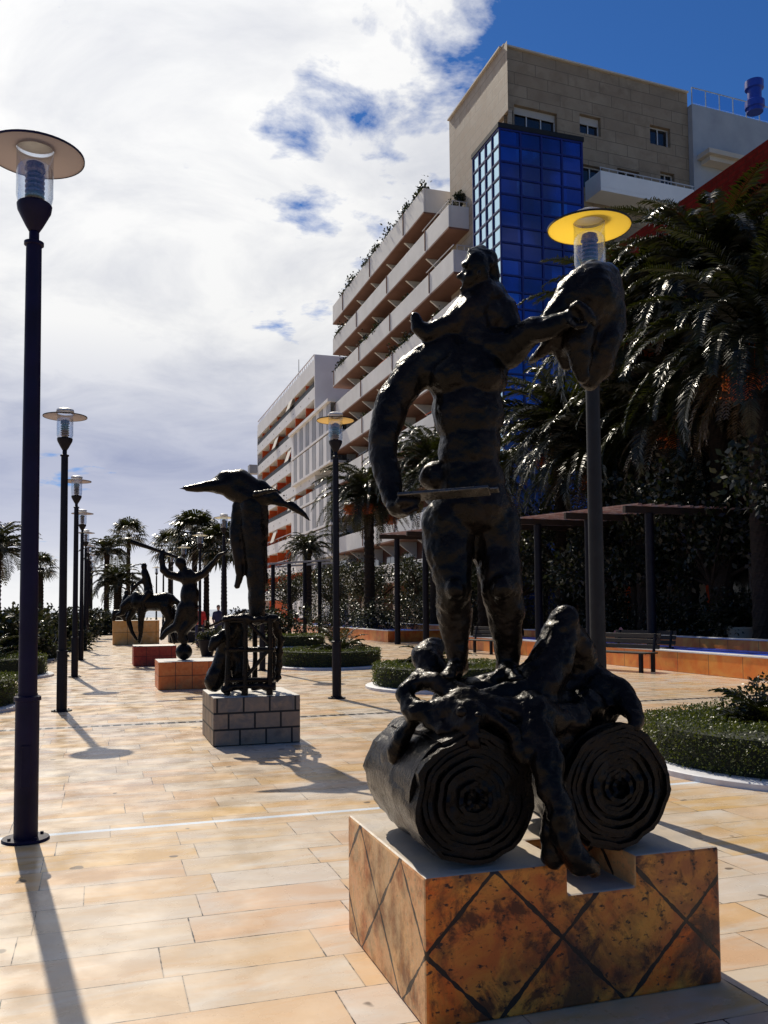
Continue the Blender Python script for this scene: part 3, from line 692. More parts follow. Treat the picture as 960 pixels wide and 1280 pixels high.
# ------------------------------------------------------------------ main statue
zt = .552
def px_r(p, d): return p*d/FPX
T = A1 + Vector((.65, .5, zt - A1.z)); 
s1 = thing('bronze_statue', (A1.x+.65, A1.y+.5, zt), 'large dark bronze figure with raised arm standing on two rolled scrolls', 'statue', 'bronze statues in a line down the promenade')
d = 3.82
def P(x, y, dd=0): return D(x, y, d+dd)
def q(r): return r*d/FPX
def C(pts, rad): return ('c', [P(*p) for p in pts], [q(r) for r in rad])
cam_m = Matrix((CR, f0, CU)).transposed()
def E(x, y, rx, ry, rz, dd=0, ang=0):
    m = cam_m @ Matrix.Rotation(ang, 3, 'Y')
    return ('e', P(x, y, dd), (q(rx), q(ry), q(rz)), m)
fig = [
 # trunk of the body
 E(582, 468, 54, 36, 44), E(563, 470, 27, 26, 24, -.05), E(604, 470, 27, 26, 24, -.05), E(585, 515, 46, 36, 52), E(588, 560, 40, 33, 50), E(589, 600, 42, 35, 42), E(591, 632, 50, 40, 40), C([(584, 480, .02), (588, 560, .03), (590, 630, .03)], [38, 35, 40]), E(606, 648, 32, 36, 30, .05), E(566, 648, 31, 34, 30, .05), C([(585, 500, -.085), (588, 580, -.07)], [7, 5]),
 C([(560, 440, 0), (540, 452, 0), (516, 466, 0)], [26, 25, 25]), C([(606, 436, 0), (632, 438, 0)], [26, 25]),
 # lowered arm
 C([(514, 468, 0), (492, 502, -.02), (479, 545, -.04), (479, 568, -.05)], [26, 21, 18.5, 17.5]), C([(479, 566, -.05), (484, 592, -.08), (490, 625, -.14)], [17.5, 17.5, 12]), E(498, 636, 16, 12, 11, -.17, .3),
 # raised arm
 C([(634, 440, 0), (652, 424, -.06), (668, 412, -.1)], [23, 19, 16]), C([(666, 413, -.1), (690, 408, -.14), (712, 398, -.18)], [17, 15, 11]), E(722, 392, 13, 11, 11, -.2),
 # neck and head
 C([(592, 432, 0), (594, 385, -.02)], [24, 21]), E(596, 336, 17, 20, 24, -.02, -.25), E(586, 350, 10, 13, 11, -.03), C([(584, 336, -.03), (573, 345, -.03)], [4, 3.4]), C([(584, 347, -.03), (574, 347, -.03)], [4, 3]), C([(580, 331, -.08), (579, 330, .02)], [4, 4]), C([(579, 353, -.05), (579, 353, .01)], [3, 3]), C([(581, 358, -.03), (577, 361, -.03)], [5, 4]), E(599, 342, 4, 4, 7, -.11), C([(596, 318, -.02), (612, 322, 0), (616, 345, .02), (612, 362, .03)], [9, 9, 8, 8]), C([(588, 316, -.04), (602, 313, 0), (612, 330, -.04)], [6, 7, 6]),
 # curling scarf
 C([(604, 372, .02), (585, 392, 0), (560, 410, -.02), (535, 417, -.04), (521, 410, -.05), (519, 396, -.05)], [26, 23, 16, 11, 9, 6]),
 C([(612, 362, .04), (625, 390, .03), (640, 420, .02)], [15, 22, 18]), E(606, 395, 34, 26, 26, .02), C([(566, 402, -.05), (585, 383, -.06), (606, 366, -.04)], [6, 8, 9]),
 # hip pouch
 E(544, 596, 19, 20, 19, .02),
 # legs
 C([(562, 652, 0), (562, 690, -.03), (567, 732, -.07)], [34, 30, 22]), C([(567, 732, -.07), (566, 764, -.0), (571, 800, .0), (573, 826, .0)], [22, 22, 15.5, 13]), E(567, 735, 13, 15, 14, -.12), C([(573, 832, .03), (562, 843, -.14)], [13, 9.5]),
 C([(616, 652, .04), (620, 690, .02), (627, 730, -.04)], [35, 31, 25]), C([(627, 730, -.04), (631, 768, .02), (633, 805, .04), (634, 828, .04)], [25, 24, 18, 15]), E(627, 733, 15, 17, 16, -.1), C([(634, 836, .06), (642, 846, -.12)], [15, 10]),
 E(560, 845, 10, 12, 6, -.17), E(645, 848, 11, 12, 6, -.16)]
# hands: five bent fingers each, wrapped round what they hold
for k, (x, y) in enumerate([(500, 627), (507, 627), (514, 627), (520, 628)]):
    fig.append(C([(x-3, y+9, -.19), (x, y+1, -.23), (x+3, y-5, -.22), (x+4, y-8, -.18)], [4.6-.4*k, 4.2-.3*k, 3.8-.3*k, 3.2]))
fig.append(C([(500, 640, -.2), (512, 641, -.23), (521, 636, -.24)], [5, 4.6, 3.8]))
for k, (x, y) in enumerate([(722, 381), (728, 386), (732, 392), (734, 398)]):
    fig.append(C([(x-6, y+4, -.22), (x+1, y-1, -.26), (x+7, y+2, -.25), (x+8, y+7, -.22)], [4.6, 4.2, 3.8, 3.2]))
fig.append(C([(714, 402, -.22), (722, 408, -.26), (731, 407, -.26)], [5, 4.4, 3.8]))
organic('figure', fig, 'bronze', s1, .0078, 3, .010, 10)
organic('cloth_bundle', [E(738, 372, 36, 40, 44, -.05, .2), C([(742, 345, -.05), (712, 368, -.08), (690, 398, -.1), (676, 408, -.1)], [19, 20, 13, 7]), C([(752, 350, -.03), (758, 400, -.03), (748, 455, -.03), (738, 476, -.03)], [24, 24, 20, 12]),
                         C([(735, 380, -.08), (722, 430, -.1), (728, 470, -.1)], [26, 18, 10]), C([(715, 395, -.05), (700, 430, -.03), (708, 455, -.02)], [16, 13, 8]), C([(762, 345, 0), (768, 370, 0), (764, 420, 0), (756, 450, .02)], [13, 12, 11, 7]),
                         C([(700, 385, -.12), (718, 352, -.12), (740, 338, -.1), (760, 340, -.06)], [6, 8, 9, 8]), C([(694, 420, -.06), (676, 440, 0), (664, 452, .05)], [9, 8, 5])], 'bronze', s1, .011, 4, .012, 11)
b = MB(); pa, pb = P(499, 622, -.21), P(612, 613, -.30)
b.bar(pa, pb, .075, .014, up=(f0*.35+Vector((0, 0, 1)))); b.bar(pa+(pb-pa)*1.0, pa+(pb-pa)*1.10, .04, .010, up=(f0*.35+Vector((0, 0, 1))))
b.build('flat_blade', 'blade', s1, bevel=.004)
# reclining draped body under the feet
d = 3.75
lay = [C([(560, 872, .02), (620, 868, .05), (680, 874, .1), (740, 880, .12)], [20, 30, 38, 38]), C([(668, 878, -.05), (690, 820, 0), (704, 778, .05)], [34, 28, 19]), C([(704, 776, .05), (722, 820, .12), (742, 868, .15)], [20, 24, 26]),
       E(706, 768, 15, 16, 11, .05), C([(745, 862, .1), (770, 868, .05), (792, 896, -.05), (790, 910, -.08)], [28, 22, 11, 8]),
       C([(742, 852, .2), (766, 858, .2), (785, 885, .12)], [20, 14, 12]),
       C([(540, 838, .25), (532, 822, .3), (545, 806, .35)], [22, 20, 13]), E(530, 846, 18, 18, 14, .2), E(544, 806, 12, 12, 10, .35),
       C([(505, 866, -.1), (520, 850, -.05), (545, 850, -.1), (570, 866, -.15), (600, 872, -.15), (640, 862, -.12), (664, 858, -.1)], [10, 11, 12, 13, 12, 11, 8]),
       C([(506, 868, -.1), (516, 888, -.16), (540, 894, -.2), (566, 884, -.22), (586, 868, -.2)], [11, 13, 14, 13, 10]),
       C([(575, 880, -.2), (582, 905, -.26), (592, 926, -.28)], [21, 19, 11]), E(586, 896, 22, 22, 22, -.26), C([(586, 905, -.3), (594, 928, -.33)], [16, 10]), E(576, 890, 6, 6, 5, -.37), E(598, 893, 6, 6, 5, -.37), C([(600, 880, -.22), (640, 886, -.22), (668, 900, -.2)], [14, 15, 13]),
       C([(625, 845, 0), (660, 850, .0), (690, 858, 0)], [12, 14, 16]),
       C([(664, 890, -.2), (676, 930, -.3), (690, 985, -.38), (708, 1040, -.42), (722, 1078, -.42)], [26, 20, 16, 15, 14]), C([(690, 1000, -.36), (690, 1050, -.36), (692, 1072, -.36)], [10, 12, 12]),
       C([(714, 1060, -.42), (728, 1076, -.42), (744, 1090, -.40)], [14, 13, 10]), C([(664, 900, -.2), (690, 900, -.15), (720, 895, -.1)], [20, 22, 20])]
lay += [E(640, 905, 46, 40, 28, -.1), E(690, 925, 34, 50, 50, -.02), E(672, 890, 60, 50, 26, .1), E(560, 895, 34, 40, 20, -.05), E(700, 1000, 26, 60, 60, .05), E(720, 880, 44, 40, 26, .05),
        C([(538, 905, -.22), (560, 912, -.27), (590, 940, -.29), (600, 960, -.29)], [9, 9, 8, 5]), C([(610, 895, -.26), (640, 915, -.3), (655, 950, -.32)], [9, 10, 7]), C([(520, 900, -.15), (500, 925, -.12), (492, 950, -.1)], [10, 9, 6])]
organic('reclining_body', lay, 'bronze', s1, .010, 2, .020, 9)
def scroll(cx, cz, r, y0, y1, seed, hand):
    m = MB(); turns = 13; n = 230; inn = .03
    vs = []; fs = []; th = (r-inn)/turns
    ys = [y0+(y1-y0)*k/22 for k in range(23)]; ns = len(ys); rn = random.Random(seed)
    for i in range(n*2+1):
        a = i/(n*2)*turns*2*PI; rr = inn+(r-inn)*i/(n*2); pin = .97*th
        for side in (0, 1):
            q_ = rr-(pin if side == 0 else 0)
            for j, y in enumerate(ys):
                bul = 1+(.05*math.sin((y-y0)/(y1-y0)*PI) if i > n*1.7 else 0)-.10*((y-y0)/(y1-y0))
                dy = .018*math.sin(a*.5+seed)*math.sin(rr*30)+.012*mnoise.noise(Vector((math.cos(a)*3, math.sin(a)*3, rr*25))) if j in (0, ns-1) else 0
                aa = a*hand+seed*2.1; dn = .026*mnoise.fractal(Vector((math.cos(aa)*2.2, y*4+seed*7, math.sin(aa)*2.2)), 1, 2, 4)*(1 if i > n*1.6 else .3)
                vs.append((cx+math.cos(aa)*(q_*bul+dn), y-dy, cz+math.sin(aa)*(q_*bul+dn)*.985))
    st = 2*ns
    for i in range(n*2):
        for j in range(ns-1):
            o0 = i*st+ns+j; fs.append((o0, o0+1, o0+st+1, o0+st))
            o1 = i*st+j; fs.append((o1, o1+st, o1+st+1, o1+1))
        fs.append((i*st, i*st+ns, (i+1)*st+ns, (i+1)*st)); e = ns-1
        fs.append((i*st+e, (i+1)*st+e, (i+1)*st+ns+e, i*st+ns+e))
    e = n*2*st
    for j in range(ns-1): fs.append((e+j, e+j+1, e+ns+j+1, e+ns+j))
    m.add(vs, fs)
    m.cyl((cx, y0+.035, cz), (cx, y1-.03, cz), r*.97, r*.88, 40)
    return m
cl = D(590, 985, 3.42); cr = D(770, 972, 3.62)
scroll(cl.x, zt+.262, .262, cl.y-.02, cl.y+.70, 1, 1).build('scroll', 'bronze', s1, True)
scroll(cr.x, zt+.262, .262, cr.y-.02, cr.y+.62, 2, -1).build('scroll', 'bronze', s1, True)

# ------------------------------------------------------------------ bird statue
d = 10.45
s2 = thing('bird_statue', (A2.x+.5, A2.y+.55, .55), 'dark bronze long-beaked bird over a robed column on a scaffold', 'statue', 'bronze statues in a line down the promenade')
organic('bird_head', [C([(226, 611, -.2), (262, 608, -.1), (292, 607, 0)], [2.5, 8, 14]), C([(264, 603, -.05), (282, 596, 0), (300, 600, 0), (318, 612, 0)], [4, 9, 14, 13]), C([(292, 612, 0), (312, 622, 0), (330, 622, 0)], [14, 15, 12]),
                      E(326, 608, 9, 9, 9), C([(326, 606, 0), (342, 618, 0), (354, 625, 0)], [8, 5, 2]), C([(328, 624, 0), (352, 630, 0), (372, 634, 0)], [6, 4, 3]), C([(318, 618, -.3), (345, 612, -.5), (358, 622, -.6)], [4, 3, 1.5]), C([(362, 631, 0), (376, 640, 0), (387, 650, 0)], [6, 5, 2])], 'bronze', s2, .028, 3, .01, 6)
organic('robed_column', [C([(314, 628, 0), (316, 660, 0), (319, 690, 0), (321, 740, 0), (322, 772, 0)], [15, 15, 13, 11, 10]), C([(298, 630, 0), (293, 660, 0), (296, 690, 0), (300, 718, 0), (296, 733, 0)], [7, 7, 7, 5, 4]),
                         C([(330, 632, 0), (330, 680, .1), (330, 730, .1)], [6, 5, 5])], 'bronze', s2, .022, 3, .012, 6)
sc = MB()
x0, x1 = 281, 344
yt, yb_ = 774, 862
def rr_(x, y, dd): return P(x, y, dd)
for x, dd in ((284, -.28), (337, -.28), (290, .3), (341, .3), (306, -.28), (318, .3)):
    bot = rr_(x, 858, dd); bot.z = .56; sc.tube([rr_(x, 772, dd), rr_(x+1, 820, dd), bot], [.035, .028, .04], 8)
for y in (776, 812, 850):
    sc.tube([rr_(282, y, -.28), rr_(340, y, -.28)], .03, 8); sc.tube([rr_(288, y, .3), rr_(344, y, .3)], .03, 8); sc.tube([rr_(282, y, -.28), rr_(288, y, .3)], .026, 8); sc.tube([rr_(340, y, -.28), rr_(344, y, .3)], .026, 8)
sc.tube([rr_(308, 846, -.28), rr_(336, 812, -.28)], .022, 8); sc.tube([rr_(310, 778, -.28), rr_(338, 806, -.28)], .022, 8); sc.tube([rr_(262, 783, -.2), rr_(308, 762, -.2)], .014, 6)
o = sc.build('scaffold', 'bronze', s2, True)
organic('scaffold_crust', [C([(282, 774, -.28), (300, 771, -.28), (322, 775, -.28), (344, 772, -.26)], [5, 4, 5, 4]), C([(284, 772, .25), (320, 770, .3), (346, 772, .3)], [4, 5, 4]), C([(280, 862, -.3), (300, 857, -.28), (340, 858, -.28)], [5, 4, 5]),
                           C([(343, 775, .1), (350, 800, .15), (347, 850, .2)], [6, 5, 4])], 'bronze', s2, .022, 2, .02, 14)
organic('hanging_robe', [C([(300, 786, 0), (300, 820, 0), (303, 852, 0)], [8, 10, 12]), C([(290, 780, -.1), (280, 820, 0), (268, 852, 0)], [9, 11, 13]), C([(272, 850, 0), (262, 860, 0)], [9, 4]), C([(286, 792, -.15), (270, 800, -.25), (264, 810, -.25)], [8, 7, 5])], 'bronze', s2, .026, 2, .015, 10)

# ------------------------------------------------------------------ figure on a ball
d = 17.7
s3 = thing('ball_statue', (A3.x+.6, A3.y+.6, .54), 'dark bronze figure balancing on a ball and lifting a long horn', 'statue', 'bronze statues in a line down the promenade')
bc = P(230, 812); bc.z = .54+.165
mm = MB(); sph(mm, bc, (.165,)*3, None, 28, 18); mm.build('ball', 'bronze', s3, True)
organic('figure', [E(237, 745, 12, 9, 20), E(235, 722, 10, 8, 12), C([(236, 724, 0), (228, 710, 0)], [5, 5]), E(226, 704, 7, 7, 9, 0, -.4), C([(226, 722, 0), (210, 718, 0), (204, 712, 0)], [6, 5, 5]), C([(204, 712, 0), (202, 698, 0), (203, 690, 0)], [4, 4, 3.5]),
                   C([(244, 722, 0), (256, 716, 0), (266, 704, 0)], [6, 5, 4]), C([(266, 704, 0), (274, 694, 0), (282, 690, 0)], [3, 3, 2]),
                   C([(238, 758, 0), (240, 775, 0), (228, 790, 0)], [10, 8, 6]), C([(228, 790, 0), (232, 800, 0), (230, 804, 0)], [5, 4, 4]), C([(230, 760, 0), (222, 782, 0), (208, 790, 0), (202, 798, 0)], [9, 6, 4.5, 3]), C([(228, 790, 0), (224, 800, 0)], [6, 3])], 'bronze', s3, .03, 3, .008, 6)
MB().tube([P(164, 677), P(185, 684), P(205, 691), P(228, 699)], [.055, .04, .035, .03], 10).build('long_horn', 'bronze', s3, True)

# ------------------------------------------------------------------ horse and rider
d = 24.6
s4 = thing('horse_statue', (A4.x+.55, A4.y+.6, .55), 'dark bronze rider on a horse on the dark red plinth', 'statue', 'bronze statues in a line down the promenade')
organic('horse', [C([(175, 752, 0), (192, 753, 0), (206, 752, 0)], [12, 11, 12]), C([(172, 748, 0), (162, 752, 0), (155, 758, 0)], [9, 6, 5]), C([(158, 754, 0), (153, 766, 0), (146, 769, 0)], [5, 3.5, 2.5]), C([(160, 750, 0), (160, 744, 0)], [2, 1]),
                  C([(178, 760, -.1), (176, 776, -.1), (176, 792, -.1), (174, 803, -.1)], [6, 4, 3, 2.5]), C([(170, 758, .1), (160, 774, .1), (165, 790, .1), (171, 800, .1)], [5.5, 3.5, 2.6, 2]),
                  C([(206, 758, -.1), (212, 774, -.1), (204, 786, -.1), (202, 797, -.1)], [8, 5, 3, 2.5]), C([(208, 756, .1), (218, 774, .1), (214, 788, .1), (218, 803, .1)], [8, 5, 3, 2.5]), C([(214, 746, .0), (223, 754, 0), (225, 775, 0)], [4, 3, 2])], 'bronze', s4, .035, 2, .01, 5)
organic('rider', [C([(186, 742, 0), (184, 726, 0), (181, 716, 0)], [6, 5, 5]), E(180, 708, 4, 4, 5), C([(184, 722, 0), (172, 730, 0), (166, 738, 0)], [3, 2.5, 2]), C([(186, 742, -.15), (178, 752, -.2), (180, 764, -.2)], [5, 4, 3]), C([(166, 716, 0), (164, 748, 0)], [1.4, 1.4])], 'bronze', s4, .035, 2, .01, 5)
# statue on the tan plinth beyond
d = 39.2
s5 = thing('seated_statue', (A5.x+1, A5.y+.7, 1.08), 'small dark seated bronze shape on the tan plinth', 'statue', 'bronze statues in a line down the promenade')
organic('figure', [C([(158, 770, 0), (156, 760, 0), (158, 748, 0)], [7, 6, 5]), E(158, 741, 3.2, 3.2, 4), C([(156, 768, 0), (144, 766, -.2), (142, 774, -.2)], [5, 4, 3]), C([(158, 752, 0), (168, 758, 0), (172, 766, 0)], [3, 3, 2])], 'bronze', s5, .05, 2)
# ------------------------------------------------------------------ canal walls, pergola, benches
def canal(X0, X1, Y0, Y1, h, label, ang=None):
    t = thing('canal_basin', (X0, Y0, 0), label, 'water basin', 'raised blue water basins on the building side')
    MB().box(X0, X0+.28, Y0, Y1, 0, h).box(X1-.28, X1, Y0, Y1, 0, h+.22).box(X0+.281, X1-.281, Y0, Y0+.28, 0, h-.002).box(X0+.281, X1-.281, Y1-.28, Y1, 0, h-.002).build('wall', 'orange', t)
    MB().box(X0-.02, X0+.30, Y0-.02, Y1+.02, h+.002, h+.035).box(X1-.30, X1+.02, Y0-.02, Y1+.02, h+.222, h+.255).box(X0+.302, X1-.302, Y0-.02, Y0+.30, h+.001, h+.033).build('coping', 'kerb', t, bevel=.006)
    MB().quad((X0+.27, Y0+.27, h-.03), (X1-.27, Y0+.27, h-.03), (X1-.27, Y1-.27, h-.03), (X0+.27, Y1-.27, h-.03)).build('water_surface', 'basin', t)
    return t
w1 = G(960, 852)
canal(w1.x, w1.x+2.6, 8, 30, .46, 'long raised basin of blue water between orange walls behind the benches')
w2 = G(485, 803)
canal(w2.x, w2.x+2.8, w2.y, w2.y+24, .5, 'second raised basin of blue water, seen left of the bronze legs'.replace('left of', 'beside'))

pg = thing('pergola', (w1.x+1, 20, 0), 'long dark pergola with a red slatted roof over the water basin', 'pergola')
c0 = D(800, 630, 23.4); c1 = D(477, 668, 38.0)
dirp = (c1-c0); perp = Vector((1, .04, 0))
sl = MB()
for i in range(21):
    off = perp*i*.42
    sl.bar(c0+off, c1+off, .13, .05)
sl.build('roof_slats', 'redwood', pg)
nb = 7
for i in range(nb):
    tt = .02+.96*i/(nb-1); p = c0+dirp*tt; m = MB(); m.bar(p+perp*-.25+Vector((0, 0, -.12)), p+perp*8.6+Vector((0, 0, -.12)), .12, .18)
    m.build('beam', 'wood', pg)
    for k in (.55, 7.8):
        b_ = p+perp*k; MB().cyl((b_.x, b_.y, 0), (b_.x, b_.y, b_.z-.21), .13, .12, 14).build('column', 'black', pg, True)
# far pergola
fp = thing('pergola', GD(370, 48), 'thin far pergola with a pale top rail before the apartment block', 'pergola')
a, b_ = D(335, 705, 46), D(412, 700, 50)
m = MB(); m.bar(a, b_, .2, .1); m.bar(a+Vector((1, 3, 0)), b_+Vector((1, 3, 0)), .2, .1); m.build('roof_slats', 'frame', fp)
for i in range(4):
    p = a+(b_-a)*(i+.3)/4; MB().cyl((p.x, p.y, 0), (p.x, p.y, p.z-.05), .11, .11, 10).build('column', 'black', fp, True)

def bench(loc, rot, label, L=1.7):
    t = thing('park_bench', loc, label, 'bench', 'dark park benches'); t.rotation_euler = (0, 0, rot)
    def lb(mb, nm, mat='wood', bev=.006): return mb.build(nm, mat, t, local=True, bevel=bev)
    m = MB()
    for k in range(4): m.box(-L/2, L/2, -.24+k*.125, -.24+k*.125+.105, .43, .465)
    lb(m, 'seat'); m = MB()
    for k in range(3): m.obox((0, .30+k*.03, .58+k*.13), (L/2, 0, 0), (0, .014, 0), (0, .01, .05))
    lb(m, 'backrest')
    for sx in (-1, 1):
        for y in (-.2, .24):
            m = MB(); m.box(sx*(L/2-.15)-.04, sx*(L/2-.15)+.04, y-.04, y+.04, 0, .43); 
            if y > 0: m.obox((sx*(L/2-.15), .31, .66), (.03, 0, 0), (0, .02, 0), (0, .04, .24))
            lb(m, 'leg', 'black')
    return t
bb = G(772, 838); bench((bb.x, bb.y, 0), R(-72), 'dark slatted bench beside the grey lamp post and orange wall', 2.0)
bb = G(826, 832); bench((bb.x-.1, bb.y+.9, 0), R(-72), 'dark slatted bench farther back against the orange wall', 2.0)
bb = G(603, 817); bench((bb.x, bb.y, 0), R(-72), 'small dark bench seen between the legs of the bronze figure', 1.6)
# pink bag on the near bench top
bp = AX(778, 783, w1.x+2.5)
bag = organic('canvas_bag', [('c', [(w1.x+2.45, bp.y-.25, .70), (w1.x+2.45, bp.y+.25, .72)], [.10, .09]), ('e', (w1.x+2.45, bp.y, .74), (.1, .16, .1)), ('c', [(w1.x+2.45, bp.y-.12, .80), (w1.x+2.45, bp.y, .90), (w1.x+2.45, bp.y+.12, .80)], [.018, .018, .018])], 'pink', None, .015, 2, .01, 12)
tag(bag, 'crumpled pink canvas bag lying on the pale coping beyond the bench', 'bag')

# round planters
def pot(loc, r, h, label, mat='black'):
    t = thing('plant_pot', loc, label, 'plant pot')
    MB().lathe([(r*.62, 0), (r, h*.92), (r*1.08, h*.93), (r*1.08, h), (r*.96, h), (r*.9, h*.85), (0, h*.85)], n=28).build('bowl', mat, t, True, local=True)
    rn = random.Random(int(r*100)); m = MB()
    leaf_cloud(m, 260, lambda: (Vector((rn.gauss(0, r*.4), rn.gauss(0, r*.4), h+rn.uniform(0, r*.6))), Vector((0, 0, 1))), .06, .16, rn)
    m.build('foliage', 'shrubleaf', t, local=True); return t
pot(G(259, 820), .3, .55, 'dark flared plant pot at the foot of a far lamp beside the bird statue')
t = thing('planter_box', GD(238, 42), 'long dark planter box behind the ball statue', 'planter')
g0 = GD(238, 42); MB().prism([(g0.x-1.0, g0.y-.5), (g0.x+1.0, g0.y-.5), (g0.x+1.0, g0.y+.5), (g0.x-1.0, g0.y+.5)], 0, .5).build('box', 'dgrey', t, bevel=.02)
MB().box(g0.x-.92, g0.x+.92, g0.y-.42, g0.y+.42, .501, .52).build('soil', 'soil', t)
pot(GD(925, 24.5), .36, .95, 'tan flared plant pot among the bushes behind the canal', 'cream')

# people at the far end
def person(loc, label, shirt, k=1.0, face=0):
    t = thing('person', loc, label, 'person'); B = Vector(loc)
    def cc(pts, r): return ('c', [B+Vector(p)*k for p in pts], [x*k for x in r])
    organic('body', [('e', B+Vector((0, 0, 1.62))*k, (.075*k, .09*k, .115*k)), cc([(0, 0, 1.52), (0, 0, 1.42)], [.05, .06]), cc([(0, 0, 1.36), (0, 0, 1.1), (0, 0, .95)], [.12, .13, .14]), cc([(-.17, 0, 1.38), (-.23, -.02, 1.1), (-.2, -.12, .9)], [.055, .045, .035]), cc([(.17, 0, 1.38), (.23, -.02, 1.1), (.22, -.1, .88)], [.055, .045, .035]),
                     cc([(-.09, 0, .92), (-.1, -.02, .5), (-.1, .03, .08)], [.09, .065, .045]), cc([(.09, 0, .92), (.12, .08, .5), (.13, .02, .08)], [.09, .065, .045]), cc([(-.1, .03, .05), (-.1, -.12, .04)], [.05, .04]), cc([(.13, .02, .05), (.13, -.13, .04)], [.05, .04])], 'skin', t, .022, 2)
    organic('shirt', [cc([(-.12, 0, 1.36), (.12, 0, 1.36)], [.12, .12]), cc([(0, 0, 1.36), (0, 0, 1.1), (0, 0, .95)], [.15, .16, .17]), cc([(-.17, 0, 1.38), (-.23, -.02, 1.14)], [.08, .065]), cc([(.17, 0, 1.38), (.23, -.02, 1.14)], [.08, .065])], shirt, t, .022, 2)
    organic('trousers', [cc([(0, 0, .96), (0, 0, .9)], [.155, .16]), cc([(-.09, 0, .9), (-.1, -.02, .5), (-.1, .03, .12)], [.11, .085, .07]), cc([(.09, 0, .9), (.12, .08, .5), (.13, .02, .12)], [.11, .085, .07])], 'navy', t, .022, 2)
    organic('hair', [('e', B+Vector((0, .02, 1.66))*k, (.085*k, .095*k, .10*k))], 'hair', t, .022, 1)
    return t
pp = GD(249.5, 37.5); person((pp.x, pp.y, 0), 'person in a red shirt standing behind the ball statue', 'redshirt')
pp = GD(273, 39); person((pp.x, pp.y, 0), 'person in a dark navy shirt beside the far lamp, near the red shirt', 'navy')

# ------------------------------------------------------------------ buildings
# tan tower with the blue glass stair
t = thing('stone_tower_building', (21.5, 43.8, 0), 'brown stone clad apartment tower beside the blue glass prism', 'building')
C0 = Vector((22.4, 45.7, 0)); U = (CR.copy()*2790+Vector((f0.x, f0.y, 0))*1100); U.z = 0; U.normalize()
def hit(px, P0, Dv):
    r = ray(px, 700); n = Vector((-r.y, r.x)); P2 = Vector((P0.x, P0.y)); Dv2 = Vector((Dv.x, Dv.y)); tt = -(P2.dot(n))/Dv2.dot(n); return tt
def depth(p): return (Vector(p)-CAM).dot(f0)
def zat(px, py, p):
    "height of pixel (px,py) at plan position p"
    r = ray(px, py); k = math.hypot(p[0], p[1])/math.hypot(r.x, r.y); return H+r.z*k
V = Vector((-U.y, U.x, 0))
wR = hit(875, C0, U); ztop = zat(640, 57, C0)
def uz(px, py):
    u = hit(px, C0, U); p = C0+U*u; return u, zat(px, py, p)
wins = []
for (x0_, y0_, x1_, y1_, pn, sh) in [(652, 129, 707, 157, 3, .45), (736, 140, 763, 164, 2, .5), (826, 153, 852, 177, 2, 0), (737, 203, 764, 232, 2, 0), (783, 208, 811, 230, 2, 0), (838, 212, 856, 232, 2, 0)]:
    u0_, za = uz(x0_, y0_); u1_, zb = uz(x1_, (y0_+y1_)/2); zb = uz(x0_, y1_)[1]; wins.append(((u0_, u1_, zb, za), pn, sh))
m = MB(); wall(m, C0, U, wR, 0, ztop, [w[0] for w in wins], V, .35)
m.build('front_wall', 'tanclad', t)
sideY = 8.4; m = MB(); sa = AX(612, 170, 21.5); sb = AX(636, 131, 21.5)
hs = []
def yz(px, py): p = AX(px, py, C0.x); return p.y-C0.y, p.z
ua, z1_ = yz(635, 137); ub, z2_ = yz(613, 158)
hs = [(ua, ub, z1_-2.0, z1_)]
wall(m, C0, Vector((0, 1, 0)), sideY, 0, ztop, hs, Vector((1, 0, 0)), .35)
m.build('side_wall', 'tanside', t)
window(t, C0, Vector((0, 1, 0)), hs[0], Vector((1, 0, 0)), .3, 3, .5)
p1_, p2_, p3_ = C0+U*wR, C0+U*wR+V*8.4, C0+Vector((0, sideY, 0))
m = MB(); m.add([(C0.x, C0.y, ztop), (p1_.x, p1_.y, ztop), (p2_.x, p2_.y, ztop), (p3_.x, p3_.y, ztop)], [(0, 1, 2, 3)])
m.quad((p1_.x, p1_.y, 0), (p2_.x, p2_.y, 0), (p2_.x, p2_.y, ztop), (p1_.x, p1_.y, ztop)); m.quad((p2_.x, p2_.y, 0), (p3_.x, p3_.y, 0), (p3_.x, p3_.y, ztop), (p2_.x, p2_.y, ztop))
m.build('roof', 'tanside', t)
cp = MB(); cp.bar(C0+Vector((-.02, 0, ztop+.06)), p1_+Vector((0, 0, ztop+.06)), .3, .1); cp.bar(C0+Vector((0, .16, ztop+.06)), p3_+Vector((0, 0, ztop+.06)), .3, .1); cp.build('parapet_coping', 'cream', t)
for w, pn, sh in wins: window(t, C0, U, w, V, .3, pn, sh)
# balcony on the tower
ub0, zb0 = uz(741, 222); ub1, _ = uz(858, 235); zb1 = uz(741, 246)[1]
bl = MB(); o_ = C0-V*.02; bt = 1.6
def fb(mb, u0_, u1_, v0, v1, z0, z1): mb.obox(C0+U*(u0_+u1_)/2-V*(v0+v1)/2+Vector((0, 0, (z0+z1)/2)), U*(u1_-u0_)/2, V*(v1-v0)/2, Vector((0, 0, (z1-z0)/2)))
fb(bl, ub0, ub1, .02, bt, zb1-.25, zb1); fb(bl, ub0, ub1, bt-.12, bt+.003, zb1+.003, zb0-.25); fb(bl, ub0, ub0+.12, .02, bt-.125, zb1+.003, zb0-.25); fb(bl, ub1-.12, ub1, .02, bt-.125, zb1+.003, zb0-.25)
bo = bl.build('balcony', 'white', t)
rl = MB(); fb(rl, ub0, ub1, bt-.09, bt-.03, zb0-.06, zb0)
for k in range(12): fb(rl, ub0+(ub1-ub0)*k/11.2+.02, ub0+(ub1-ub0)*k/11.2+.06, bt-.08, bt-.04, zb0-.25, zb0-.06)
rl.build('railing', 'frame', bo)
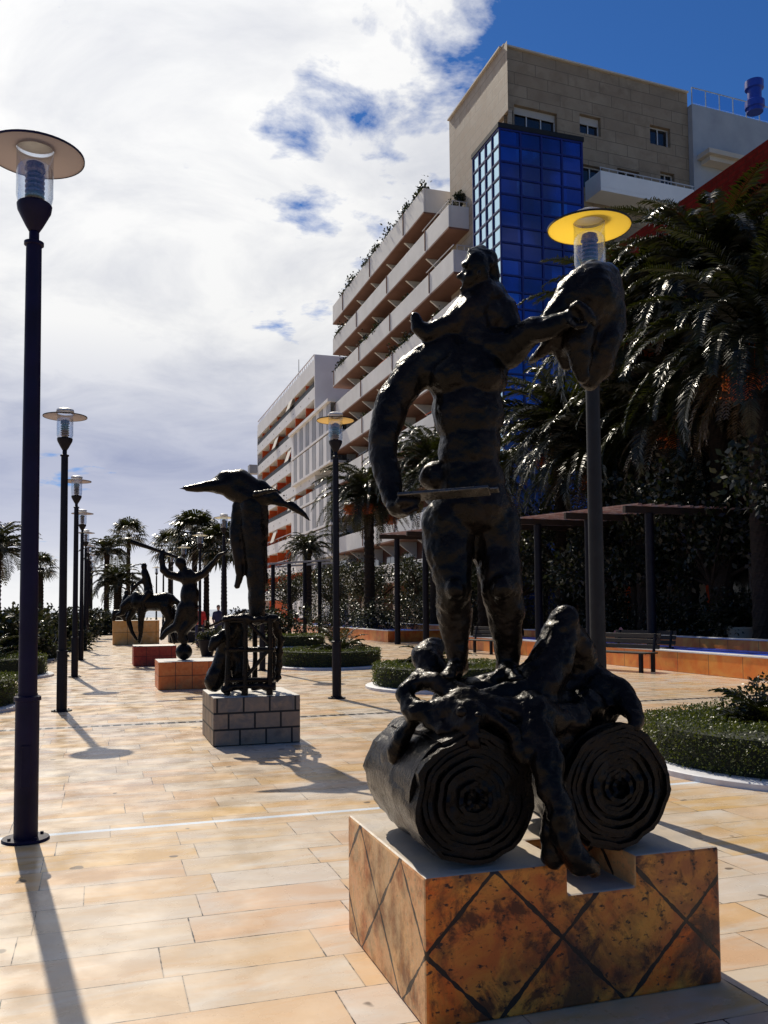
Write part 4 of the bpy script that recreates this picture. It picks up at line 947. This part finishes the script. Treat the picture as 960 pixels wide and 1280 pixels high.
# white lower wing at the side of the tower
t = thing('rendered_wing_building', p1_, 'pale grey rendered wing next to the brown stone tower, with a glass roof rail', 'building')
wR2 = hit(1010, C0, U); zw = uz(877, 131)[1]; q0 = p1_+U*.02-V*.4
m = MB(); q1 = C0+U*wR2-V*.4; m.prism([(q0.x, q0.y), (q1.x, q1.y), ((q1+V*11).x, (q1+V*11).y), ((q0+V*11).x, (q0+V*11).y)], 0, zw); m.build('wall', 'grey', t)
rg = MB(); rg.obox((q0+q1)/2+Vector((0, 0, zw+.55)), (q1-q0)/2, V*.02, (0, 0, .5)); rg.build('glass_rail', 'railglass', t)
rg = MB(); rg.bar(q0+Vector((0, 0, zw+1.08)), q1+Vector((0, 0, zw+1.08)), .06, .05)
for k in range(9): rg.bar(q0+(q1-q0)*k/8.01+Vector((0, 0, zw)), q0+(q1-q0)*k/8.01+Vector((0, 0, zw+1.06)), .05, .05, up=U)
rg.build('rail_frame', 'frame', t)
ua, za = uz(880, 192); ubb, _ = uz(912, 200); cn = MB()
fb(cn, ua, ubb+2, .42, 1.5, za-.5, za-.2); fb(cn, ua+.3, ubb+2, .42, 1.2, za-.8, za-.503); cn.build('canopy', 'cream', t)
# blue flue
t = thing('roof_flue', D(944, 150, 47), 'round dark blue metal flue on the roof, at the photo edge', 'flue'); c_ = D(944, 150, 47)
zz_ = zat(944, 100, c_); MB().lathe([(.42, zw-6), (.42, zz_-1.6), (.5, zz_-1.55), (.5, zz_-1.2), (.36, zz_-1.1), (.36, zz_-.55), (.48, zz_-.5), (.48, zz_-.1), (.3, zz_), (0, zz_)], (c_.x, c_.y, 0), 24).build('pipe', 'chimney', t, True)
# blue glass prism
t = thing('glass_stair_tower', (20, 41.4, 0), 'blue glass curtain-walled prism in front of the stone tower', 'building')
xg1 = AY(727, 200, 41.4).x; zg = zat(632, 160, (20, 41.4)); yg1 = AX(593, 300, 20).y
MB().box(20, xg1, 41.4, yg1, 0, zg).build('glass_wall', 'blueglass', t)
fr = MB(); nx = 4; ny = 4; z = zg
while z > 0:
    fr.box(20-.06, xg1+.03, 41.4-.06, 41.398, z-.05, z+.04); fr.box(20-.06, 19.998, 41.402, yg1+.03, z-.05, z+.04); z -= .88
for i in range(nx+1):
    x = 20+(xg1-20)*i/nx; fr.box(x-.05, x+.05, 41.33, 41.397, 0, zg)
for i in range(1, ny+1):
    y = 41.4+(yg1-41.4)*i/ny; fr.box(19.93, 19.997, y-.045, y+.045, 0, zg)
fr.build('mullion_grid', 'blueframe', t)
MB().box(19.9, xg1+.12, 41.3, yg1+.1, zg+.045, zg+.3).build('roof_cap', 'dgrey', t)

# balcony building
t = thing('balcony_building', (21, 47, 0), 'long cream apartment building with stacked white balconies and roof plants', 'building')
Yend = AX(416, 420, 21).y; tops = [30.5-3.2*k for k in range(9)]
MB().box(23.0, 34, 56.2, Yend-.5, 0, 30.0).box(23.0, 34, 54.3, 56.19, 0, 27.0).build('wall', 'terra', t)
for k, zt_ in enumerate(tops):
    ys = [55.5, 51.0, 50.3, 49.8, 49.5, 49.5, 49.5, 49.5, 49.5][k]; ph = 1.25 if k else 1.5
    m = MB(); zf = zt_-ph
    m.box(21.0, 21.16, ys, Yend, zf-.18, zt_)            # long parapet
    m.box(21.163, 23.0, ys, ys+.16, zf-.18, zt_-.002)    # end parapet
    m.box(21.163, 22.99, ys+.163, Yend, zf-.18, zf)      # slab
    bo = m.build('balcony', 'parapet', t, bevel=.02)
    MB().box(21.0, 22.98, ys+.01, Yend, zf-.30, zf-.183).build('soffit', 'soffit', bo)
    y = ys+4.2
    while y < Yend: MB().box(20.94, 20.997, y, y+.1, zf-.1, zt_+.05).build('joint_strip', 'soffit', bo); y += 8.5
    if k in (1, 2): 
        s_ = MB(); s_.bar((21.3, ys+.1, zt_+.35), (22.9, ys+.1, zt_+.35), .05, .05); s_.bar((21.08, ys+.1, zt_+.35), (21.08, ys+5, zt_+.35), .05, .05)
        for q_ in range(4): s_.bar((21.3+q_*.5, ys+.1, zt_), (21.3+q_*.5, ys+.1, zt_+.35), .04, .04, up=(0, 1, 0))
        s_.build('rail', 'frame', bo)
    # partition fins and windows behind the balcony
    y = ys+5.0
    while y < Yend-.5 and k < 8:
        fm = MB(); fm.add([(22.99, y, zf-.302), (21.35, y, zf-.302), (22.99, y, zf-1.5), (22.99, y+.18, zf-.302), (21.35, y+.18, zf-.302), (22.99, y+.18, zf-1.5)], [(0, 1, 2), (5, 4, 3), (0, 3, 4, 1), (1, 4, 5, 2)]); fm.build('bracket_fin', 'parapet', bo); y += 4.25
    y = ys+1.6; j = 0
    while y < Yend-3:
        if j < 7 and k > 0:
            wf = MB(); wf.box(22.93, 22.995, y, y+2.1, zf+.02, zf+2.15); wo = wf.build('window', 'frame', t)
            MB().box(22.9, 22.927, y+.08, y+1.0, zf+.1, zf+2.07).box(22.9, 22.927, y+1.1, y+2.02, zf+.1, zf+2.07).build('pane', 'pane', wo)
        y += 4.25; j += 1
rn = random.Random(5)
def trough(y0, y1, z, x, k, lab):
    o = MB()
    leaf_cloud(o, int(420*(y1-y0)/2), lambda: ((lambda yy: Vector((x+rn.gauss(0, .16), yy, z+abs(rn.gauss(0, .28))*(1+.6*math.sin(yy*1.7)))))(rn.uniform(y0, y1)), Vector((-.4, 0, .6))), .12, .3, rn)
    ob = o.build('balcony_plant', 'shrubleaf', None); tag(ob, lab, 'plant', 'plants along the balconies')
for i, (y0_, y1_, z_, lb) in enumerate([(55.8, 62.5, 30.4, 'dark bushy planting on the top balcony nearest the stone tower'), (63.5, 71, 30.4, 'dark bushy planting on the middle of the top balcony'), (72, 78, 30.4, 'thinner planting near the far end of the top balcony'),
                                        (76.5, 80, 27.2, 'trailing plants at the far end of the second balcony'), (66, 72, 23.9, 'plants on the third balcony'), (76, 80.2, 23.9, 'plants at the far end of the third balcony'), (58, 64, 20.7, 'plants along the fourth balcony')]):
    trough(y0_, y1_, z_, 21.35, i, lb)
for px in (561, 569):
    p = D(px, 214, 58); 
for i, yy in enumerate((53.4, 51.9)):
    shrub((22.2, yy, 27.35), .35, 1.5, ['small potted tree on the top terrace beside the stone tower', 'second potted tree closer to the stone tower wall'][i], 500, 90+i, (.1, .2))
for k in range(1, 8):
    zt_ = tops[k]; zf = zt_-1.25; ys = 51.5
    for j in range(5):
        y = ys+2+rn.uniform(0, 1)+j*5.6; q_ = rn.random()
        if y > Yend-3: continue
        if q_ < .28:
            MB().add([(22.9, y, zf+2.5), (22.9, y+2.6, zf+2.5), (21.5, y+2.6, zf+1.75), (21.5, y, zf+1.75), (22.9, y, zf+2.44), (22.9, y+2.6, zf+2.44), (21.5, y+2.6, zf+1.69), (21.5, y, zf+1.69)], [(0, 1, 2, 3), (7, 6, 5, 4), (0, 3, 7, 4), (1, 5, 6, 2), (3, 2, 6, 7)]).build('awning', rn.choice(['sunblind', 'orangew', 'grey']), t)
        elif q_ < .5:
            MB().box(22.45, 22.88, y, y+.85, zf+.02, zf+.65).build('air_conditioner', 'frame', t, bevel=.02)
        elif q_ < .75:
            m_ = MB(); leaf_cloud(m_, 160, lambda: (Vector((21.3+rn.gauss(0, .12), y+rn.gauss(0, .5), zt_+abs(rn.gauss(0, .18)))), Vector((-.4, 0, .8))), .1, .24, rn)
            tag(m_.build('balcony_plant', 'shrubleaf'), f'small trailing plant on the {order[k]} balcony from the roof, {order[j]} bay from the stone tower', 'plant', 'plants along the balconies')
# pink ground floor walls and columns
m = MB(); m.box(22.0, 22.99, 40.5, 80, 0, 1.0); t2 = t
for k in range(8):
    MB().box(21.6, 22.1, 47+k*4.3, 47.5+k*4.3, 0, 3.4).build('column', 'cream', t)
MB().box(24.0, 24.3, 30, 47.3, 0, 4.2).build('low_wall', 'terra', t)

# far apartment block
t = thing('apartment_block', (21, 84, 0), 'far white apartment block with orange balcony recesses and small end balconies', 'building')
Yb0 = AX(393, 500, 21).y; Yb1 = AX(322, 560, 21).y; zB = 27.6
MB().box(22.6, 34, Yb0, Yb1, 0, zB-1.2).build('wall', 'orangew', t)
m = MB(); m.box(21.0, 34, Yb0-.25, Yb0-.002, 0, zB+.3).build('end_wall', 'white', t); MB().box(21, 22.59, Yb1+.002, Yb1+.25, 0, zB-.9).build('end_wall', 'white', t)
nfl = 9
for k in range(nfl):
    zt_ = zB-.1-2.95*k; m = MB()
    hh = 1.25 if k else 1.75
    m.box(21.0, 21.14, Yb0, Yb1, zt_-hh, zt_-.001 if k else zt_); m.box(21.143, 22.59, Yb0, Yb1, zt_-hh, zt_-hh+.18)
    bo = m.build('balcony', 'white', t)
    rl = MB(); rl.box(20.98, 21.06, Yb0+.1, Yb1-.1, zt_+.42, zt_+.5); rl.box(21.0, 21.03, Yb0+.1, Yb1-.1, zt_+.02, zt_+.42) if 0 < k < 6 else None
    y = Yb0+.2
    while y < Yb1-.3: rl.box(21.0, 21.05, y, y+.06, zt_, zt_+.42); y += .9 if k == 0 else 2.4
    rl.build('railing', 'frame' if k in (0, 6, 7) else 'dgrey', bo)
    if k:
        hl = MB(); y = Yb0+2.5
        while y < Yb1: hl.cyl((20.985, y, zt_-.65), (20.998, y, zt_-.65), .09, .09, 8); y += 4
        hl.build('drain_hole_dots', 'dgrey', bo)
    if k < nfl-1:
        y = Yb0+4.5
        while y < Yb1-2:
            MB().box(21.15, 22.58, y, y+.15, zt_-hh-1.7+.06, zt_-hh-.003).build('partition', 'orangew', bo); y += 5.4
    # dark doors in the recess
    dm = MB(); y = Yb0+1.2
    while y < Yb1-3: dm.box(22.5, 22.595, y, y+2.6, zt_-hh+.19, zt_-hh+2.3) if k else None; y += 5.4
    if k: dm.build('glass_doors', 'pane', bo)
    if 1 <= k <= 6:
        for j, yy in enumerate([Yb0+9+rn.uniform(-1, 6), Yb0+17+rn.uniform(-3, 5)]):
            if (k+j) % 2: MB().add([(21.1, yy, zt_+1.6), (21.1, yy+2.2, zt_+1.6), (20.6, yy+2.2, zt_+.1), (20.6, yy, zt_+.1), (21.13, yy, zt_+1.6), (21.13, yy+2.2, zt_+1.6), (20.63, yy+2.2, zt_+.1), (20.63, yy, zt_+.1)], [(0, 1, 2, 3), (7, 6, 5, 4), (0, 3, 7, 4), (1, 5, 6, 2)]).build('awning', 'sunblind', bo)
for k in range(3):
    zt_ = zB-5.6-3.0*k
    m = MB(); m.box(19.9, 21.7, Yb1+.26, Yb1+1.8, zt_-1.3, zt_-1.15); bo = m.build('end_balcony', 'grey', t)
    MB().box(19.9, 19.96, Yb1+.26, Yb1+1.8, zt_-1.15, zt_-.1).box(19.96, 21.7, Yb1+.26, Yb1+.31, zt_-1.15, zt_-.1).build('railing', 'grey', bo)
MB().cyl((22, Yb0+12, zB), (22, Yb0+12, zB+3.2), .05, .03, 6).build('mast', 'dgrey', t)
# nearer lower annex with assorted enclosed balconies
t = thing('annex_block', (20.6, 81, 0), 'lower grey and white annex with enclosed balconies, beside the far block', 'building')
Ya0 = AX(417, 600, 20.8).y; Ya1 = Yb0+9.5-.0; zA = 21.3; Ya0 = min(Ya0, Yb0-4)
MB().box(22.2, 30, Ya0, Yb0-.3, 0, zA-.5).build('wall', 'grey', t)
MB().box(20.2, 22.6, Ya0-.2, Ya1, zA-.3, zA).build('roof_slab', 'white', t)
for k in range(7):
    zf = zA-2.95*(k+1); bo = MB().box(20.5, 22.19, Ya0, Ya1, zf-.1, zf+.12).build('balcony', 'white', t)
    y = Ya0; j = 0
    while y < Ya1-1.2:
        wd = 1.45; ch = (k*5+j*3+k*k) % 6
        if ch in (0, 3): MB().box(20.52, 20.58, y+.06, y+wd-.06, zf+.125, zf+2.7).build('enclosure_panel', 'white' if ch else 'grey', bo)
        elif ch == 1:
            mm_ = MB()
            for s_ in range(4): mm_.box(20.50, 20.58, y+.05+s_*.34, y+.22+s_*.34, zf+.125, zf+2.7)
            mm_.build('shutter_slats', 'frame', bo)
        else:
            MB().box(20.52, 20.57, y+.04, y+wd-.04, zf+.125, zf+1.05).build('enclosure_panel', ['grey', 'white', 'sunblind', 'white'][ch-2], bo)
        y += 1.5; j += 1
    MB().box(22.1, 22.196, Ya0+.4, Yb0-.8, zf+.2, zf+2.5).build('glass_doors', 'pane', bo)
# red brick building
t = thing('red_brick_building', (18, 12, 0), 'dark red brick building behind the tall date palm', 'building')
Yr1 = AX(735, 330, 18).y; zr = 14.8
MB().box(19.4, 30, 8, Yr1, 0, zr-1.4).build('wall', 'cream', t)
for k in range(4):
    z1 = zr-3.3*k; hh = [2.1, 1.2, 1.2, 1.2][k]
    MB().box(18.0, 18.25, 8, Yr1, z1-hh, z1).box(18.253, 19.39, Yr1-.25, Yr1-.002, z1-hh, z1-.002).build('brick_parapet', 'redbrick', t)
    MB().box(17.9, 19.39, 8, Yr1+.05, z1-hh-.2, z1-hh-.003).build('floor_slab', 'cream', t)
    for j in range(5):
        y = 10+j*4.2
        if y+2.4 < Yr1: 
            wo = MB().box(19.32, 19.396, y, y+2.2, z1-hh-.2-2.0, z1-hh-.35).build('window', 'frame', t)
            MB().box(19.29, 19.317, y+.1, y+2.1, z1-hh-2.1, z1-hh-.45).build('pane', 'pane', wo)
for j in range(5): MB().box(18.1, 18.6, 9.5+j*4.4, 10.0+j*4.4, 0, 2.4).build('orange_pillar', 'orangew', t)
MB().quad((18, 8, zr), (30, 8, zr), (30, Yr1, zr), (18, Yr1, zr)).build('roof', 'redbrick', t)

# ------------------------------------------------------------------ light and sky
SUN_EL = R(45.5); saz = YAW-R(25.3)     # azimuth measured from +Y towards +X
sd = Vector((math.sin(saz)*math.cos(SUN_EL), math.cos(saz)*math.cos(SUN_EL), math.sin(SUN_EL)))
sl_ = bpy.data.lights.new('sun', 'SUN'); sl_.energy = 5.0; sl_.angle = R(.5); sl_.color = (1, .91, .76)
so = bpy.data.objects.new('sun', sl_); COL.objects.link(so); so.rotation_euler = (-sd).to_track_quat('-Z', 'Y').to_euler()
wd = bpy.data.worlds.new('World'); scene.world = wd; wd.use_nodes = True; nt = wd.node_tree; nt.nodes.clear()
class WT(NT):
    def __init__(s, t): s.t = t
w = WT(nt)
sky = w.n('ShaderNodeTexSky'); sky.sky_type = 'NISHITA'; sky.sun_disc = False; sky.sun_elevation = SUN_EL; sky.sun_rotation = saz
sky.air_density = 1.0; sky.dust_density = .1; sky.ozone_density = 6
bg = w.n('ShaderNodeBackground'); w.set(bg.inputs[0], w.mix(1.0, sky.outputs[0], (.48, .92, 1.40), 'MULTIPLY')); bg.inputs[1].default_value = .062
gv = w.n('ShaderNodeTexCoord').outputs['Generated']
s3_ = w.sep(gv)
dz = w.math('ADD', w.math('MAXIMUM', s3_[2], 0.0), .12)
cp_ = w.comb(w.math('DIVIDE', s3_[0], dz), w.math('DIVIDE', s3_[1], dz), 0.0)
def dot(v):
    x = w.n('ShaderNodeVectorMath', operation='DOT_PRODUCT'); w.set(x.inputs[0], gv); x.inputs[1].default_value = v; return x.outputs['Value']
def dirof(px, py): return tuple(ray(px, py).normalized())
n1 = w.noise(cp_, 1.5, 9, .58, .35); n2 = w.noise(cp_, 4.5, 7, .6, .3)
den = w.math('ADD', w.math('MULTIPLY', w.math('SUBTRACT', n1, .5), 1.25), w.math('MULTIPLY_ADD', w.math('SUBTRACT', n2, .5), .85, .5))
clear = w.ramp(dot(dirof(1180, 260)), .80, .965, 0, .27)        # open blue patch over the tall buildings
thick = w.math('MAXIMUM', w.ramp(dot(dirof(60, 200)), .84, .97, 0, .20), w.ramp(dot(dirof(120, 620)), .90, .97, 0, .25))
behind = w.ramp(dot((math.sin(YAW), math.cos(YAW), 0)), -.1, .5, .26, 0)
patch = w.ramp(dot(dirof(450, 240)), .93, .995, 0, .075)
dd_ = w.math('SUBTRACT', w.math('SUBTRACT', w.math('ADD', den, thick), w.math('MAXIMUM', clear, patch)), behind)
cov = w.ramp(dd_, .345, .50)
nearsun = w.ramp(dot(tuple(sd)), .55, 1.0, 0, 1)
horiz = w.ramp(s3_[2], .0, .16, 1, 0)
shade = w.ramp(w.noise(cp_, 2.3, 8, .6, .5), .42, .7, 0, 1)
low = w.math('MULTIPLY', w.ramp(s3_[2], .06, .30, 1, 0), w.ramp(s3_[2], .0, .07, 0, 1))
ccol = w.mix(w.math('MULTIPLY', shade, .55), (.80, .80, .80), (.38, .41, .50))
ccol = w.mix(w.math('MULTIPLY', low, .85), ccol, (.10, .16, .42))
ccol = w.mix(w.math('MULTIPLY', horiz, .95), ccol, (1.0, 1.0, 1.0))
bc_ = w.n('ShaderNodeBackground'); w.set(bc_.inputs[0], ccol); w.set(bc_.inputs[1], w.ramp(nearsun, 0, 1, .85, 1.4))
mx = w.n('ShaderNodeMixShader'); w.set(mx.inputs[0], w.math('MAXIMUM', cov, w.math('MULTIPLY', w.ramp(s3_[2], .0, .10, 1, 0), w.ramp(dot((math.sin(YAW), math.cos(YAW), 0)), 0, .4, 0, 1)))); w.t.links.new(bg.outputs[0], mx.inputs[1]); w.t.links.new(bc_.outputs[0], mx.inputs[2])
ow = w.n('ShaderNodeOutputWorld'); w.t.links.new(mx.outputs[0], ow.inputs[0])
scene.view_settings.view_transform = 'Standard'; scene.view_settings.look = 'None'; scene.view_settings.exposure = -.1; scene.view_settings.gamma = 1
scene.cycles.max_bounces = 6; scene.cycles.diffuse_bounces = 2; scene.cycles.transparent_max_bounces = 16
